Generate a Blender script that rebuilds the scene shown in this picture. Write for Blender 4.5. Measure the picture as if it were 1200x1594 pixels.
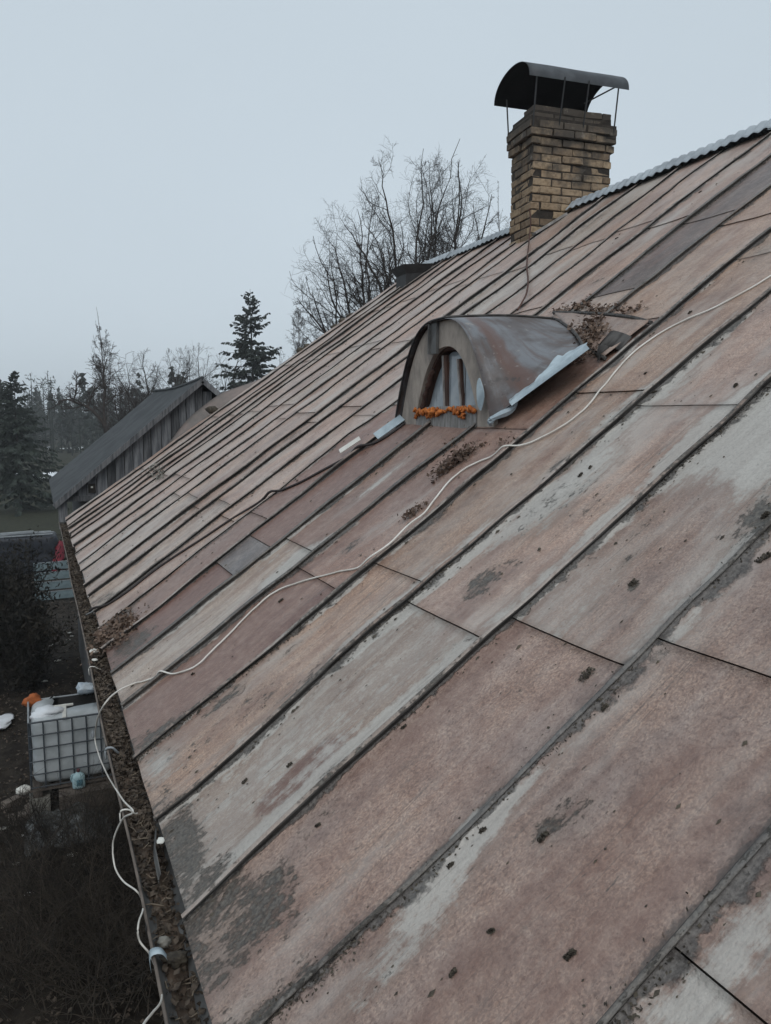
import bpy, math, random
import numpy as np
from math import sin, cos, tan, radians, pi, atan, sqrt, exp
from mathutils import Vector, Matrix

for o in list(bpy.data.objects):
    bpy.data.objects.remove(o)
SC = bpy.context.scene
COL = SC.collection

# ------------------------------------------------------------------ camera
# world: X towards the ridge (eave at x = 0), Y along the ridge, Z up, yard at z = 0
EZ = 4.12                       # eave height
CAM = np.array([-0.355, 0.0, EZ + 1.58])
FPX = 1210.0                    # focal length in pixels of the 1200 x 1594 photograph
PHI = atan((797 - 656) / FPX)   # pitch down
YAW = atan((600 - 58) / (FPX / cos(PHI)))
FW = np.array([sin(YAW) * cos(PHI), cos(YAW) * cos(PHI), -sin(PHI)])
RT = np.array([cos(YAW), -sin(YAW), 0.0])
UP = np.cross(RT, FW)
cam = bpy.data.objects.new('camera', bpy.data.cameras.new('camera'))
COL.objects.link(cam)
SC.camera = cam
cam.location = CAM
cam.rotation_euler = Matrix((RT, UP, -FW)).transposed().to_euler()
cam.data.sensor_fit = 'VERTICAL'
cam.data.sensor_height = 36.0
cam.data.lens = 36.0 * FPX / 1594.0
cam.data.clip_start = 0.05
cam.data.clip_end = 3000

# ------------------------------------------------------------------ sky, sun, exposure
world = bpy.data.worlds.new('World')
SC.world = world
world.use_nodes = True
wn = world.node_tree
wn.nodes.clear()
SUN_EL, SUN_AZ = radians(50), radians(200)
sky = wn.nodes.new('ShaderNodeTexSky')
sky.sky_type = 'NISHITA'
sky.sun_disc = False
sky.sun_elevation = SUN_EL
sky.sun_rotation = SUN_AZ
sky.air_density = 1.0
sky.dust_density = 4.0
hsv = wn.nodes.new('ShaderNodeHueSaturation')
hsv.inputs['Saturation'].default_value = 0.25
mixw = wn.nodes.new('ShaderNodeMix')
mixw.data_type = 'RGBA'
mixw.inputs[0].default_value = 0.80          # cloud layer in front of the blue
mixw.inputs[7].default_value = (6.15, 7.15, 7.95, 1)
bg = wn.nodes.new('ShaderNodeBackground')
bg.inputs['Strength'].default_value = 0.104
wo = wn.nodes.new('ShaderNodeOutputWorld')
wn.links.new(sky.outputs[0], hsv.inputs['Color'])
wn.links.new(hsv.outputs[0], mixw.inputs[6])
ctx = wn.nodes.new('ShaderNodeTexCoord')
cns = wn.nodes.new('ShaderNodeTexNoise')
cns.inputs['Scale'].default_value = 2.2
cns.inputs['Detail'].default_value = 5.0
cmr = wn.nodes.new('ShaderNodeMapRange')
cmr.inputs[3].default_value = .95
cmr.inputs[4].default_value = 1.05
cmx = wn.nodes.new('ShaderNodeVectorMath')
cmx.operation = 'SCALE'
wn.links.new(ctx.outputs['Generated'], cns.inputs['Vector'])
wn.links.new(cns.outputs[0], cmr.inputs[0])
wn.links.new(mixw.outputs[2], cmx.inputs[0])
wn.links.new(cmr.outputs[0], cmx.inputs['Scale'])
wn.links.new(cmx.outputs[0], bg.inputs['Color'])
wn.links.new(bg.outputs[0], wo.inputs['Surface'])

sun = bpy.data.objects.new('sun', bpy.data.lights.new('sun', 'SUN'))
COL.objects.link(sun)
sun.data.energy = 1.0
sun.data.angle = radians(60)
sun.data.color = (1.0, 0.97, 0.93)
sd = Vector((sin(SUN_AZ) * cos(SUN_EL), cos(SUN_AZ) * cos(SUN_EL), sin(SUN_EL)))
sun.rotation_euler = sd.to_track_quat('Z', 'Y').to_euler()
sun.location = (0, 0, 40)

SC.view_settings.view_transform = 'Standard'
SC.view_settings.look = 'None'
SC.view_settings.exposure = 0.0
SC.view_settings.gamma = 1.0
SC.view_settings.use_curve_mapping = False

# ------------------------------------------------------------------ helpers
rng = np.random.default_rng(7)
random.seed(7)
TH = radians(35)                     # roof pitch
NV = np.array([-sin(TH), 0, cos(TH)])
SV = np.array([cos(TH), 0, sin(TH)])


def ray(px, py):
    return FW + RT * (px - 600) / FPX + UP * (797 - py) / FPX


def on_plane(px, py, p0, n):
    r = ray(px, py)
    n = np.asarray(n, float)
    return CAM + r * (((np.asarray(p0, float) - CAM) @ n) / (r @ n))


def on_z(px, py, z):
    return on_plane(px, py, (0, 0, z), (0, 0, 1))


def on_x(px, py, x):
    return on_plane(px, py, (x, 0, 0), (1, 0, 0))


def on_y(px, py, y):
    return on_plane(px, py, (0, y, 0), (0, 1, 0))


def uv(px, py):
    P = on_plane(px, py, (0, 0, EZ), NV)
    return P[1], (P - np.array([0, 0, EZ])) @ SV


def at(px, depth):
    """ground point below pixel column px at a given depth in front of the camera"""
    d = np.array([sin(YAW), cos(YAW), 0]) + RT * (px - 600) / (FPX / cos(PHI))
    P = CAM + d * depth
    P[2] = 0
    return P


def top_z(py, depth):
    return CAM[2] + (656 - py) / (FPX / cos(PHI)) * depth


def R(u, v, h=0.0):
    """roof coordinates -> world (u along the eave, v up the slope, h off the surface)"""
    u = np.asarray(u, float); v = np.asarray(v, float); h = np.asarray(h, float)
    return np.stack([v * cos(TH) - h * sin(TH), u + 0 * v, EZ + v * sin(TH) + h * cos(TH)], -1)


def vnoise(x, y, seed=0):
    x = np.asarray(x, float); y = np.asarray(y, float)
    xi = np.floor(x).astype(np.int64); yi = np.floor(y).astype(np.int64)
    fx = x - xi; fy = y - yi
    fx = fx * fx * (3 - 2 * fx); fy = fy * fy * (3 - 2 * fy)

    def h(a, b):
        n = (a * 374761393 + b * 668265263 + seed * 974711) & 0x7fffffff
        n = ((n ^ (n >> 13)) * 1274126177) & 0x7fffffff
        return ((n ^ (n >> 16)) & 0xffff) / 65535.0
    return (h(xi, yi) * (1 - fx) + h(xi + 1, yi) * fx) * (1 - fy) + (h(xi, yi + 1) * (1 - fx) + h(xi + 1, yi + 1) * fx) * fy


def fbm(x, y, seed=0, oct=4):
    s = 0; a = .5; t = 0
    for i in range(oct):
        s = s + a * vnoise(x * 2 ** i, y * 2 ** i, seed + i); t += a; a *= .5
    return s / t


WLOC = {}      # world location of every object (no parent carries a rotation of its own, except none)


def wloc(o):
    return WLOC.get(o.name, np.zeros(3)) if o else np.zeros(3)


def make_mesh(name, V, F, mats, smooth=False):
    """F: (n,k) array, or list of faces / list of arrays of different k"""
    me = bpy.data.meshes.new(name)
    V = np.asarray(V, float)
    if isinstance(F, np.ndarray):
        F = [F]
    if len(F) and isinstance(F[0], np.ndarray):
        arrs = [f for f in F if len(f)]
        nl = sum(f.size for f in arrs); nf = sum(len(f) for f in arrs)
        me.vertices.add(len(V)); me.vertices.foreach_set('co', V.ravel())
        me.loops.add(nl); me.loops.foreach_set('vertex_index', np.concatenate([f.ravel() for f in arrs]).astype(np.int32))
        me.polygons.add(nf)
        tot = np.concatenate([np.full(len(f), f.shape[1]) for f in arrs]).astype(np.int32)
        st = np.concatenate([[0], np.cumsum(tot)[:-1]]).astype(np.int32)
        me.polygons.foreach_set('loop_start', st); me.polygons.foreach_set('loop_total', tot)
        me.update(calc_edges=True)
    else:
        me.from_pydata([tuple(v) for v in V], [], [tuple(int(i) for i in f) for f in F])
    me.validate()
    for m in (mats if isinstance(mats, (list, tuple)) else [mats]):
        me.materials.append(m)
    if smooth:
        me.polygons.foreach_set('use_smooth', np.ones(len(me.polygons), dtype=bool))
    me.update()
    return me


def add(name, V, F, mat, parent=None, smooth=False, base=None):
    """world-space vertices -> an object with its origin at its own base/centre"""
    V = np.asarray(V, float)
    if base is None:
        mn, mx = V.min(0), V.max(0)
        base = (mn + mx) / 2
        if parent is None:
            base[2] = mn[2]
    base = np.asarray(base, float)
    o = bpy.data.objects.new(name, make_mesh(name, V - base, F, mat, smooth))
    COL.objects.link(o)
    o.location = base - wloc(parent)
    o.parent = parent
    WLOC[o.name] = base
    return o


def empty(name, loc):
    o = bpy.data.objects.new(name, None)
    COL.objects.link(o)
    o.location = loc
    o.empty_display_size = .2
    WLOC[o.name] = np.asarray(loc, float)
    return o


def tag(o, label=None, cat=None, group=None, kind=None):
    if label: o['label'] = label
    if cat: o['category'] = cat
    if group: o['group'] = group
    if kind: o['kind'] = kind
    return o


def place(name, me, loc, parent=None, rot=(0, 0, 0), scale=(1, 1, 1)):
    o = bpy.data.objects.new(name, me)
    COL.objects.link(o)
    o.location = np.asarray(loc, float) - wloc(parent)
    o.rotation_euler = rot
    o.scale = scale
    o.parent = parent
    WLOC[o.name] = np.asarray(loc, float)
    return o


class MB:
    """collects shapes"""
    def __init__(s):
        s.V = []; s.F = []; s.n = 0

    def add(s, V, F):
        V = np.asarray(V, float)
        s.V.append(V)
        for f in F:
            s.F.append([int(i) + s.n for i in f])
        s.n += len(V)
        return s

    def box(s, c, size, ax=None):
        c = np.asarray(c, float); hx, hy, hz = np.asarray(size, float) / 2
        ax = np.eye(3) if ax is None else np.asarray(ax, float)
        V = np.array([[x, y, z] for x in (-hx, hx) for y in (-hy, hy) for z in (-hz, hz)]) @ ax + c
        return s.add(V, [(0, 1, 3, 2), (4, 6, 7, 5), (0, 4, 5, 1), (2, 3, 7, 6), (0, 2, 6, 4), (1, 5, 7, 3)])

    def bar(s, a, b, w, t, up=(0, 0, 1)):
        a = np.asarray(a, float); b = np.asarray(b, float)
        d = b - a; L = np.linalg.norm(d); d /= L
        up = np.asarray(up, float)
        x = np.cross(up, d); x /= np.linalg.norm(x); z = np.cross(d, x)
        return s.box((a + b) / 2, (w, L, t), np.array([x, d, z]))

    def tube(s, P, r, k=8, cap=True):
        V, F = tube(np.asarray(P, float), r, k, cap)
        return s.add(V, F)

    def grid(s, G, close=False):
        G = np.asarray(G, float); a, b = G.shape[:2]
        F = []
        for i in range(a - 1):
            for j in range(b - 1):
                F.append((i * b + j, i * b + j + 1, (i + 1) * b + j + 1, (i + 1) * b + j))
        return s.add(G.reshape(-1, 3), F)

    def sheet(s, G, t, n):
        """grid with thickness t against direction n"""
        G = np.asarray(G, float); a, b = G.shape[:2]
        n = np.asarray(n, float)
        s.grid(G)
        k = s.n - a * b
        H = G - n * t
        s.grid(H)
        m = s.n - a * b
        loop = [(0, j) for j in range(b)] + [(i, b - 1) for i in range(1, a)] + [(a - 1, j) for j in range(b - 2, -1, -1)] + [(i, 0) for i in range(a - 2, 0, -1)]
        idx = [i * b + j for i, j in loop]
        for p, q in zip(idx, idx[1:] + idx[:1]):
            s.F.append([k + p, m + p, m + q, k + q])
        return s

    def build(s, name, mat, parent=None, smooth=False):
        return add(name, np.concatenate(s.V), s.F, mat, parent, smooth)


def frames(P):
    T = np.gradient(P, axis=-2)
    T /= np.linalg.norm(T, axis=-1, keepdims=True) + 1e-9
    ref = np.where(np.abs(T[..., 2:3]) > .92, np.array([1., 0, 0]), np.array([0, 0, 1.]))
    A = np.cross(T, ref); A /= np.linalg.norm(A, axis=-1, keepdims=True) + 1e-9
    B = np.cross(T, A)
    return T, A, B


def tube(P, r, k=8, cap=True):
    n = len(P)
    r = np.broadcast_to(np.asarray(r, float), (n,))
    T, A, B = frames(P)
    an = np.arange(k) * 2 * pi / k
    V = P[:, None] + r[:, None, None] * (A[:, None] * np.cos(an)[None, :, None] + B[:, None] * np.sin(an)[None, :, None])
    F = []
    for i in range(n - 1):
        for j in range(k):
            F.append((i * k + j, i * k + (j + 1) % k, (i + 1) * k + (j + 1) % k, (i + 1) * k + j))
    if cap:
        F.append(tuple(range(k - 1, -1, -1))); F.append(tuple((n - 1) * k + j for j in range(k)))
    return V.reshape(-1, 3), F


def tubes(P, r, k):
    """P (N,K,3), r (N,K) -> verts, quads"""
    N, K = P.shape[:2]
    T, A, B = frames(P)
    an = np.arange(k) * 2 * pi / k
    V = P[:, :, None] + r[:, :, None, None] * (A[:, :, None] * np.cos(an)[:, None] + B[:, :, None] * np.sin(an)[:, None])
    i = np.arange(N)[:, None, None] * (K * k)
    s = np.arange(K - 1)[None, :, None] * k
    j = np.arange(k)[None, None, :]; j2 = (j + 1) % k
    F = np.stack([i + s + j, i + s + j2, i + s + k + j2, i + s + k + j], -1).reshape(-1, 4)
    return V.reshape(-1, 3), F


def smooth_path(pts, n):
    pts = np.asarray(pts, float)
    m = len(pts)
    t = np.linspace(0, m - 1, n)
    out = np.zeros((n, pts.shape[1]))
    for q, tt in enumerate(t):
        i = min(int(tt), m - 2); f = tt - i
        p0 = pts[max(i - 1, 0)]; p1 = pts[i]; p2 = pts[i + 1]; p3 = pts[min(i + 2, m - 1)]
        out[q] = .5 * ((2 * p1) + (-p0 + p2) * f + (2 * p0 - 5 * p1 + 4 * p2 - p3) * f * f + (-p0 + 3 * p1 - 3 * p2 + p3) * f ** 3)
    return out


# ------------------------------------------------------------------ material helpers
class NT:
    def __init__(s, name):
        s.m = bpy.data.materials.new(name)
        s.m.use_nodes = True
        s.t = s.m.node_tree
        s.t.nodes.clear()
        s.out = s.t.nodes.new('ShaderNodeOutputMaterial')
        s.b = s.t.nodes.new('ShaderNodeBsdfPrincipled')
        s.t.links.new(s.b.outputs[0], s.out.inputs['Surface'])

    def set(s, inp, v):
        if hasattr(v, 'is_linked') or isinstance(v, bpy.types.NodeSocket):
            s.t.links.new(v, inp)
        elif isinstance(v, (tuple, list)) and len(v) == 3 and inp.type == 'RGBA':
            inp.default_value = (*v, 1)
        else:
            inp.default_value = v

    def n(s, typ, out=0, ins=None, **props):
        nd = s.t.nodes.new('ShaderNode' + typ)
        for k, v in props.items():
            setattr(nd, k, v)
        for k, v in (ins or {}).items():
            s.set(nd.inputs[k], v)
        return nd.outputs[out]

    def math(s, op, a, b=0.0, c=None, clamp=False):
        ins = {0: a, 1: b}
        if c is not None: ins[2] = c
        return s.n('Math', 0, ins, operation=op, use_clamp=clamp)

    def ramp(s, f, a, b):
        return s.n('MapRange', 0, {0: f, 1: a, 2: b, 3: 0.0, 4: 1.0}, interpolation_type='SMOOTHSTEP')

    def mix(s, f, a, b, mode='MIX'):
        nd = s.t.nodes.new('ShaderNodeMix')
        nd.data_type = 'RGBA'; nd.blend_type = mode
        s.set(nd.inputs[0], f); s.set(nd.inputs[6], a); s.set(nd.inputs[7], b)
        return nd.outputs[2]

    def noise(s, vec, scale, detail=4, rough=.55, out=0):
        return s.n('TexNoise', out, {'Vector': vec, 'Scale': scale, 'Detail': detail, 'Roughness': rough})

    def vec(s, v, sc):
        return s.n('VectorMath', 0, {0: v, 1: sc}, operation='MULTIPLY')

    def bump(s, h, strength, dist=.01):
        s.set(s.b.inputs['Normal'], s.n('Bump', 0, {'Height': h, 'Strength': strength, 'Distance': dist}))

    def p(s, **kw):
        nm = {'color': 'Base Color', 'rough': 'Roughness', 'metal': 'Metallic', 'spec': 'Specular IOR Level', 'alpha': 'Alpha', 'trans': 'Transmission Weight'}
        for k, v in kw.items():
            s.set(s.b.inputs[nm[k]], v)
        return s.m


def simple(name, color, rough=.7, var=.35, scale=8, metal=0.0, spec=.4, color2=None, bump=.15, stretch=(1, 1, 1), bdist=.01, coords='Object', each=.24):
    t = NT(name)
    co = t.n('TexCoord', {'Generated': 0, 'Object': 3}[coords])
    v = t.vec(co, stretch)
    n1 = t.noise(v, scale, 6, .6)
    n2 = t.noise(v, scale * 6, 3, .6)
    rnd = t.n('ObjectInfo', 5)
    c2 = color2 or tuple(c * (1 - var) for c in color)
    f = t.ramp(n1, .35, .65)
    c = t.mix(f, color, c2)
    k = t.math('MULTIPLY_ADD', n2, var, 1 - var * .5)
    k = t.math('MULTIPLY', k, t.math('MULTIPLY_ADD', rnd, each, 1 - each / 2))
    c = t.mix(1.0, c, t.n('CombineColor', 0, {0: k, 1: k, 2: k}), 'MULTIPLY')
    t.p(color=c, rough=rough, metal=metal, spec=spec)
    if bump:
        t.bump(t.math('ADD', n1, t.math('MULTIPLY', n2, .5)), bump, bdist)
    return t.m


# ---- the weathered roof paint: tint per sheet (object colour), wear per vertex ('wear': zinc, grime, rust)
def roof_material():
    t = NT('weathered_roof_paint')
    co = t.n('UVMap', 0, uv_map='roof')
    edge = t.n('SeparateXYZ', 0, {0: t.n('UVMap', 0, uv_map='edge')}).node
    ehi, elo = edge.outputs[0], edge.outputs[1]
    tint = t.n('ObjectInfo', 1)
    sep = t.n('SeparateColor', 0, {0: t.n('Attribute', 0, attribute_name='wear')}).node
    zin, gri, rus = sep.outputs[0], sep.outputs[1], sep.outputs[2]
    patch = t.noise(t.vec(co, (1, .45, 1)), 2.6, 8, .66)
    streak = t.noise(t.vec(co, (9, .8, 1)), 1.6, 7, .68)
    crease = t.noise(t.vec(co, (10, .30, 1)), 1.0, 3, .5)
    mid = t.noise(co, 17, 7, .7)
    fine = t.noise(t.vec(co, (1, .8, 1)), 80, 4, .65)
    worm = t.noise(t.vec(co, (1, .72, 1)), 135, 3, .55)
    specks = t.noise(t.vec(co, (1.0, .42, 1)), 42, 8, .8)
    dash = t.noise(t.vec(co, (1.0, .22, 1)), 46, 3, .6)

    def dev(x, k):
        return t.math('MULTIPLY', t.math('SUBTRACT', x, .5), k)

    def mul(c, f):
        return t.mix(1.0, c, f, 'MULTIPLY')
    # paint
    run = t.noise(t.vec(co, (10, 2.0, 1)), 1.0, 7, .75)
    run2 = t.noise(t.n('VectorMath', 0, {0: t.vec(co, (8, .8, 1)), 1: (31.0, 7.0, 0.0)}, operation='ADD'), 1.0, 6, .7)
    cloud = t.noise(t.n('VectorMath', 0, {0: t.vec(co, (1, .6, 1)), 1: (3.0, 17.0, 0.0)}, operation='ADD'), 4.5, 8, .68)
    c = t.mix(t.ramp(patch, .3, .72), tint, mul(tint, (1.08, .95, .84)))
    c = t.mix(t.math('MULTIPLY', t.ramp(cloud, .42, .70), .85), c, mul(c, (.66, .585, .56)))
    c = t.mix(t.math('MULTIPLY', t.ramp(streak, .44, .64), .55), c, mul(c, (.74, .66, .63)))
    c = t.mix(t.math('MULTIPLY', t.ramp(t.math('ADD', run2, dev(patch, .5)), .56, .80), .45), c, (.25, .17, .132))
    c = t.mix(t.math('MULTIPLY', t.ramp(t.math('ADD', run, dev(cloud, -.5)), .54, .74), .5), c, t.mix(.5, c, (.50, .475, .45)))
    c = t.mix(t.math('MULTIPLY', t.ramp(mid, .48, .72), .55), c, t.mix(.45, c, (.48, .445, .41)))
    c = t.mix(t.math('MULTIPLY', t.ramp(mid, .50, .30), .6), c, mul(c, (.60, .55, .54)))
    c = mul(c, (.92, .885, .865))
    wv = t.math('MULTIPLY', t.ramp(worm, .46, .58), .82)
    wv = t.math('MULTIPLY', wv, t.ramp(t.math('ADD', patch, dev(mid, .5)), .30, .62))
    c = t.mix(wv, c, mul(c, (1.55, 1.53, 1.47)))
    c = t.mix(t.math('MULTIPLY', t.ramp(fine, .50, .38), .65), c, mul(c, (.55, .50, .49)))
    sof = t.noise(t.n('VectorMath', 0, {0: t.vec(co, (3.6, 1.0, 1)), 1: (11.0, 3.0, 0.0)}, operation='ADD'), 1.0, 5, .6)
    sof2 = t.noise(t.n('VectorMath', 0, {0: t.vec(co, (3.2, .9, 1)), 1: (47.0, 23.0, 0.0)}, operation='ADD'), 1.0, 6, .65)
    pz = t.math('ADD', t.math('ADD', sof, t.math('MULTIPLY', zin, .35)), t.math('MULTIPLY', rus, -.25))
    c = t.mix(t.math('MULTIPLY', t.ramp(pz, .48, .72), .66), c, t.mix(t.ramp(fine, .4, .7), (.50, .485, .455), (.39, .37, .345)))
    pr_ = t.math('ADD', t.math('ADD', sof2, t.math('MULTIPLY', rus, .45)), t.math('MULTIPLY', zin, -.2))
    c = t.mix(t.math('MULTIPLY', t.ramp(pr_, .50, .72), .70), c, t.mix(t.ramp(mid, .4, .7), (.19, .108, .085), (.285, .195, .158)))
    # dirt runs washed down the slope
    dr = t.math('MULTIPLY', t.ramp(t.math('SUBTRACT', 1.0, run), .55, .70), t.ramp(cloud, .42, .66))
    c = t.mix(t.math('MULTIPLY', dr, .7), c, (.11, .09, .08))
    # red rust
    rm = t.ramp(t.math('ADD', rus, t.math('ADD', dev(patch, .9), t.math('ADD', dev(streak, .9), dev(mid, .35)))), .36, .62)
    c = t.mix(t.math('MULTIPLY', rm, .85), c, t.mix(t.ramp(mid, .4, .7), (.140, .070, .055), (.215, .128, .10)))
    # bare grey zinc, worn first along the low edge of a sheet
    zf = t.math('ADD', zin, t.math('ADD', dev(patch, 1.1), t.math('ADD', dev(streak, .8), dev(mid, .5))))
    ew = t.ramp(t.noise(t.vec(co, (.8, .9, 1)), 1.7, 3, .5), .40, .62)
    zf = t.math('ADD', zf, t.math('MULTIPLY_ADD', t.math('MULTIPLY', t.ramp(elo, .17, .0), .55), ew, .05))
    zf = t.math('ADD', zf, t.math('MULTIPLY', t.math('MULTIPLY', t.ramp(ehi, .11, .02), .40), ew))
    zf = t.math('ADD', zf, t.math('ADD', dev(fine, .16), dev(specks, .22)))
    zm = t.ramp(zf, .38, .58)
    rim = t.math('MULTIPLY', t.ramp(zf, .26, .40), t.math('SUBTRACT', 1.0, zm))
    c = t.mix(t.math('MULTIPLY', rim, .45), c, (.20, .135, .105))
    zc = t.mix(t.ramp(streak, .35, .7), (.53, .535, .505), (.41, .40, .375))
    zc = t.mix(t.math('MULTIPLY', t.ramp(fine, .45, .7), .45), zc, (.25, .25, .245))
    c = t.mix(t.math('MULTIPLY', zm, .85), c, zc)
    c = mul(c, (.895, .85, .825))
    # thin dark creases running down the slope
    cr = t.math('ABSOLUTE', t.math('SUBTRACT', crease, .5))
    cr = t.math('MULTIPLY', t.ramp(cr, .011, .0), t.ramp(patch, .45, .62))
    c = t.mix(t.math('MULTIPLY', cr, .5), c, (.06, .052, .048))
    # moss, soot and dirt
    gf = t.math('ADD', t.math('MINIMUM', gri, .62), t.math('ADD', dev(specks, 1.7), t.math('ADD', dev(mid, 1.3), dev(cloud, 1.2))))
    gm = t.ramp(gf, .48, .70)
    gc = t.mix(t.ramp(fine, .36, .66), (.026, .023, .019), (.115, .102, .084))
    film = t.ramp(t.math('ADD', gri, t.math('ADD', dev(patch, .9), dev(mid, .5))), .12, .85)
    c = t.mix(t.math('MULTIPLY', film, .5), c, (.14, .125, .105))
    c = t.mix(t.math('MULTIPLY', gm, .88), c, gc)
    # little dark dashes everywhere
    dm = t.ramp(t.math('ADD', dash, t.math('MULTIPLY', dev(patch, .25), 1.0)), .70, .76)
    c = t.mix(t.math('MULTIPLY', dm, .75), c, (.055, .048, .042))
    # grime washed against the seam on the high edge, ragged
    wid = t.math('MULTIPLY_ADD', t.ramp(t.noise(t.vec(co, (1.5, 1.6, 1)), 2.2, 6, .7), .42, .75), .08, .016)
    wid = t.math('MULTIPLY', wid, t.math('MULTIPLY_ADD', mid, 1.6, .2))
    em = t.ramp(t.math('DIVIDE', ehi, wid), 1.05, .55)
    c = t.mix(t.math('MULTIPLY', em, .9), c, t.mix(t.ramp(fine, .4, .65), (.030, .027, .025), (.105, .098, .09)))
    em2 = t.ramp(t.math('DIVIDE', elo, t.math('MULTIPLY', wid, .55)), 1.0, .5)
    c = t.mix(t.math('MULTIPLY', em2, .6), c, (.06, .054, .05))
    t.p(color=c, rough=t.math('MULTIPLY_ADD', fine, .2, .34), spec=.65)
    h = t.math('ADD', t.math('MULTIPLY', fine, .5), t.math('MULTIPLY', t.math('ADD', gm, em), 1.2))
    h = t.math('ADD', h, t.math('MULTIPLY', worm, .6))
    h = t.math('SUBTRACT', h, t.math('MULTIPLY', zm, .5))
    h = t.math('ADD', h, t.math('MULTIPLY', mid, 1.2))
    t.bump(h, .7, .006)
    return t.m


def roof_attrs(o, U2, E2, W):
    me = o.data
    l = np.empty(len(me.loops), dtype=np.int32); me.loops.foreach_get('vertex_index', l)
    me.uv_layers.new(name='roof').data.foreach_set('uv', np.asarray(U2, float)[l].ravel())
    me.uv_layers.new(name='edge').data.foreach_set('uv', np.asarray(E2, float)[l].ravel())
    ca = me.color_attributes.new('wear', 'FLOAT_COLOR', 'POINT')
    ca.data.foreach_set('color', np.concatenate([W, np.ones((len(W), 1))], 1).ravel())


def brick_material():
    t = NT('yellow_brick')
    co = t.n('TexCoord', 3)
    geo = t.n('NewGeometry', 0)
    rnd = t.n('ObjectInfo', 5)
    n1 = t.noise(t.n('VectorMath', 0, {0: co, 1: t.n('CombineXYZ', 0, {0: t.math('MULTIPLY', rnd, 37.0)})}, operation='ADD'), 22, 5, .6)
    nw = t.noise(geo, 3.2, 5, .65)
    z = t.n('SeparateXYZ', 2, {0: geo})
    c = t.mix(rnd, (.41, .305, .20), (.19, .138, .095))
    c = t.mix(t.ramp(n1, .4, .7), c, t.mix(1.0, c, (.62, .60, .58), 'MULTIPLY'))
    # soot: washed down from the mouth
    soot = t.ramp(t.math('ADD', t.math('MULTIPLY', t.math('SUBTRACT', z, EZ + 4.55), .55), t.math('MULTIPLY', t.math('SUBTRACT', nw, .5), 2.2)), -.14, .48)
    c = t.mix(t.math('MULTIPLY', soot, .88), c, (.062, .056, .050))
    lich = t.ramp(t.noise(geo, 9, 4, .6), .6, .72)
    c = t.mix(t.math('MULTIPLY', lich, .3), c, (.33, .31, .27))
    t.p(color=c, rough=.9, spec=.2)
    t.bump(n1, .5, .008)
    return t.m


M = {}
M['roof'] = roof_material()
M['brick'] = brick_material()
M['mortar'] = simple('dark_mortar', (.045, .036, .029), .95, .5, 14)
M['seam'] = simple('grimy_seam_metal', (.034, .030, .028), .8, .5, 5, color2=(.085, .08, .076), stretch=(1, 6, 1), bump=.3)
M['seamz'] = simple('grey_zinc_seam', (.04, .043, .045), .55, .6, 7, color2=(.15, .165, .17), stretch=(1, 6, 1), bump=.2)
M['deck'] = simple('dark_roof_deck', (.03, .026, .022), .9, .3, 4)
M['zinc'] = simple('dull_zinc', (.30, .325, .34), .45, .3, 3, color2=(.20, .215, .23), spec=.5)
M['ridge'] = simple('pale_corrugated_metal', (.36, .40, .43), .45, .35, 2.5, color2=(.24, .265, .29), spec=.5)
M['capmetal'] = simple('dark_sheet_metal', (.030, .034, .040), .55, .4, 3, color2=(.065, .072, .080), spec=.4)
M['sootmetal'] = simple('sooty_metal', (.012, .011, .012), .9, .3, 3, spec=.1)
M['blackmetal'] = simple('black_iron', (.03, .03, .032), .6, .3, 8)
M['rust'] = simple('rusty_wire', (.085, .042, .032), .9, .4, 12)
M['gutter'] = simple('gutter_metal', (.055, .055, .054), .6, .4, 3, color2=(.12, .12, .118), spec=.4)
M['litter'] = simple('leaf_litter', (.040, .028, .020), .85, .6, 14, color2=(.10, .07, .05), bump=0)
M['leaf'] = simple('dry_leaf', (.070, .042, .030), .75, .6, 9, color2=(.16, .11, .08), bump=0)
M['gleaf'] = simple('rotting_leaf', (.026, .019, .014), .8, .7, 25, color2=(.11, .085, .064), bump=0)
M['moss'] = simple('dark_moss', (.038, .032, .026), .95, .5, 30, color2=(.095, .080, .060), bump=.6)
M['cable'] = simple('white_cable', (.74, .72, .67), .5, .25, 5, color2=(.56, .53, .48), bump=0)
M['cabled'] = simple('black_cable', (.028, .022, .022), .6, .2, 3, bump=0)
M['dboard'] = simple('dormer_board', (.34, .295, .255), .85, .4, 7, color2=(.21, .185, .165), stretch=(1, 1, .5), bump=.25)
M['wood'] = simple('brown_frame_wood', (.095, .047, .034), .75, .4, 8, color2=(.055, .03, .024), stretch=(1, 1, .3))
M['foam'] = simple('orange_foam', (.66, .21, .04), .8, .45, 16, color2=(.36, .10, .025), bump=.5, bdist=.02)
M['sill'] = simple('grey_sill', (.34, .33, .32), .7, .4, 7, color2=(.18, .17, .16), stretch=(1, 5, 1))
M['bluepaint'] = simple('pale_blue_flashing', (.42, .50, .54), .45, .3, 6, color2=(.27, .33, .37))
M['plaster'] = simple('plaster', (.33, .31, .28), .9, .3, 3)
M['greyboard'] = simple('weathered_grey_board', (.17, .172, .178), .9, .5, 5, color2=(.07, .073, .08), stretch=(6, 6, .5), bump=.3, each=1.0)
M['felt'] = simple('dark_roofing_felt', (.030, .034, .038), .9, .45, 2.2, color2=(.055, .060, .064), bump=.4)
M['bark'] = simple('dark_bark', (.042, .036, .033), .95, .4, 6)
M['barkl'] = simple('birch_bark', (.15, .14, .135), .95, .5, 6, color2=(.06, .055, .052))
M['twig'] = simple('bare_twigs', (.045, .036, .032), .95, .3, 3, bump=0)
M['twigb'] = simple('birch_twigs', (.075, .062, .058), .95, .3, 3, bump=0)
M['needle'] = simple('spruce_needles', (.016, .024, .020), .8, .5, 2, color2=(.030, .040, .031), bump=0)
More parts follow.
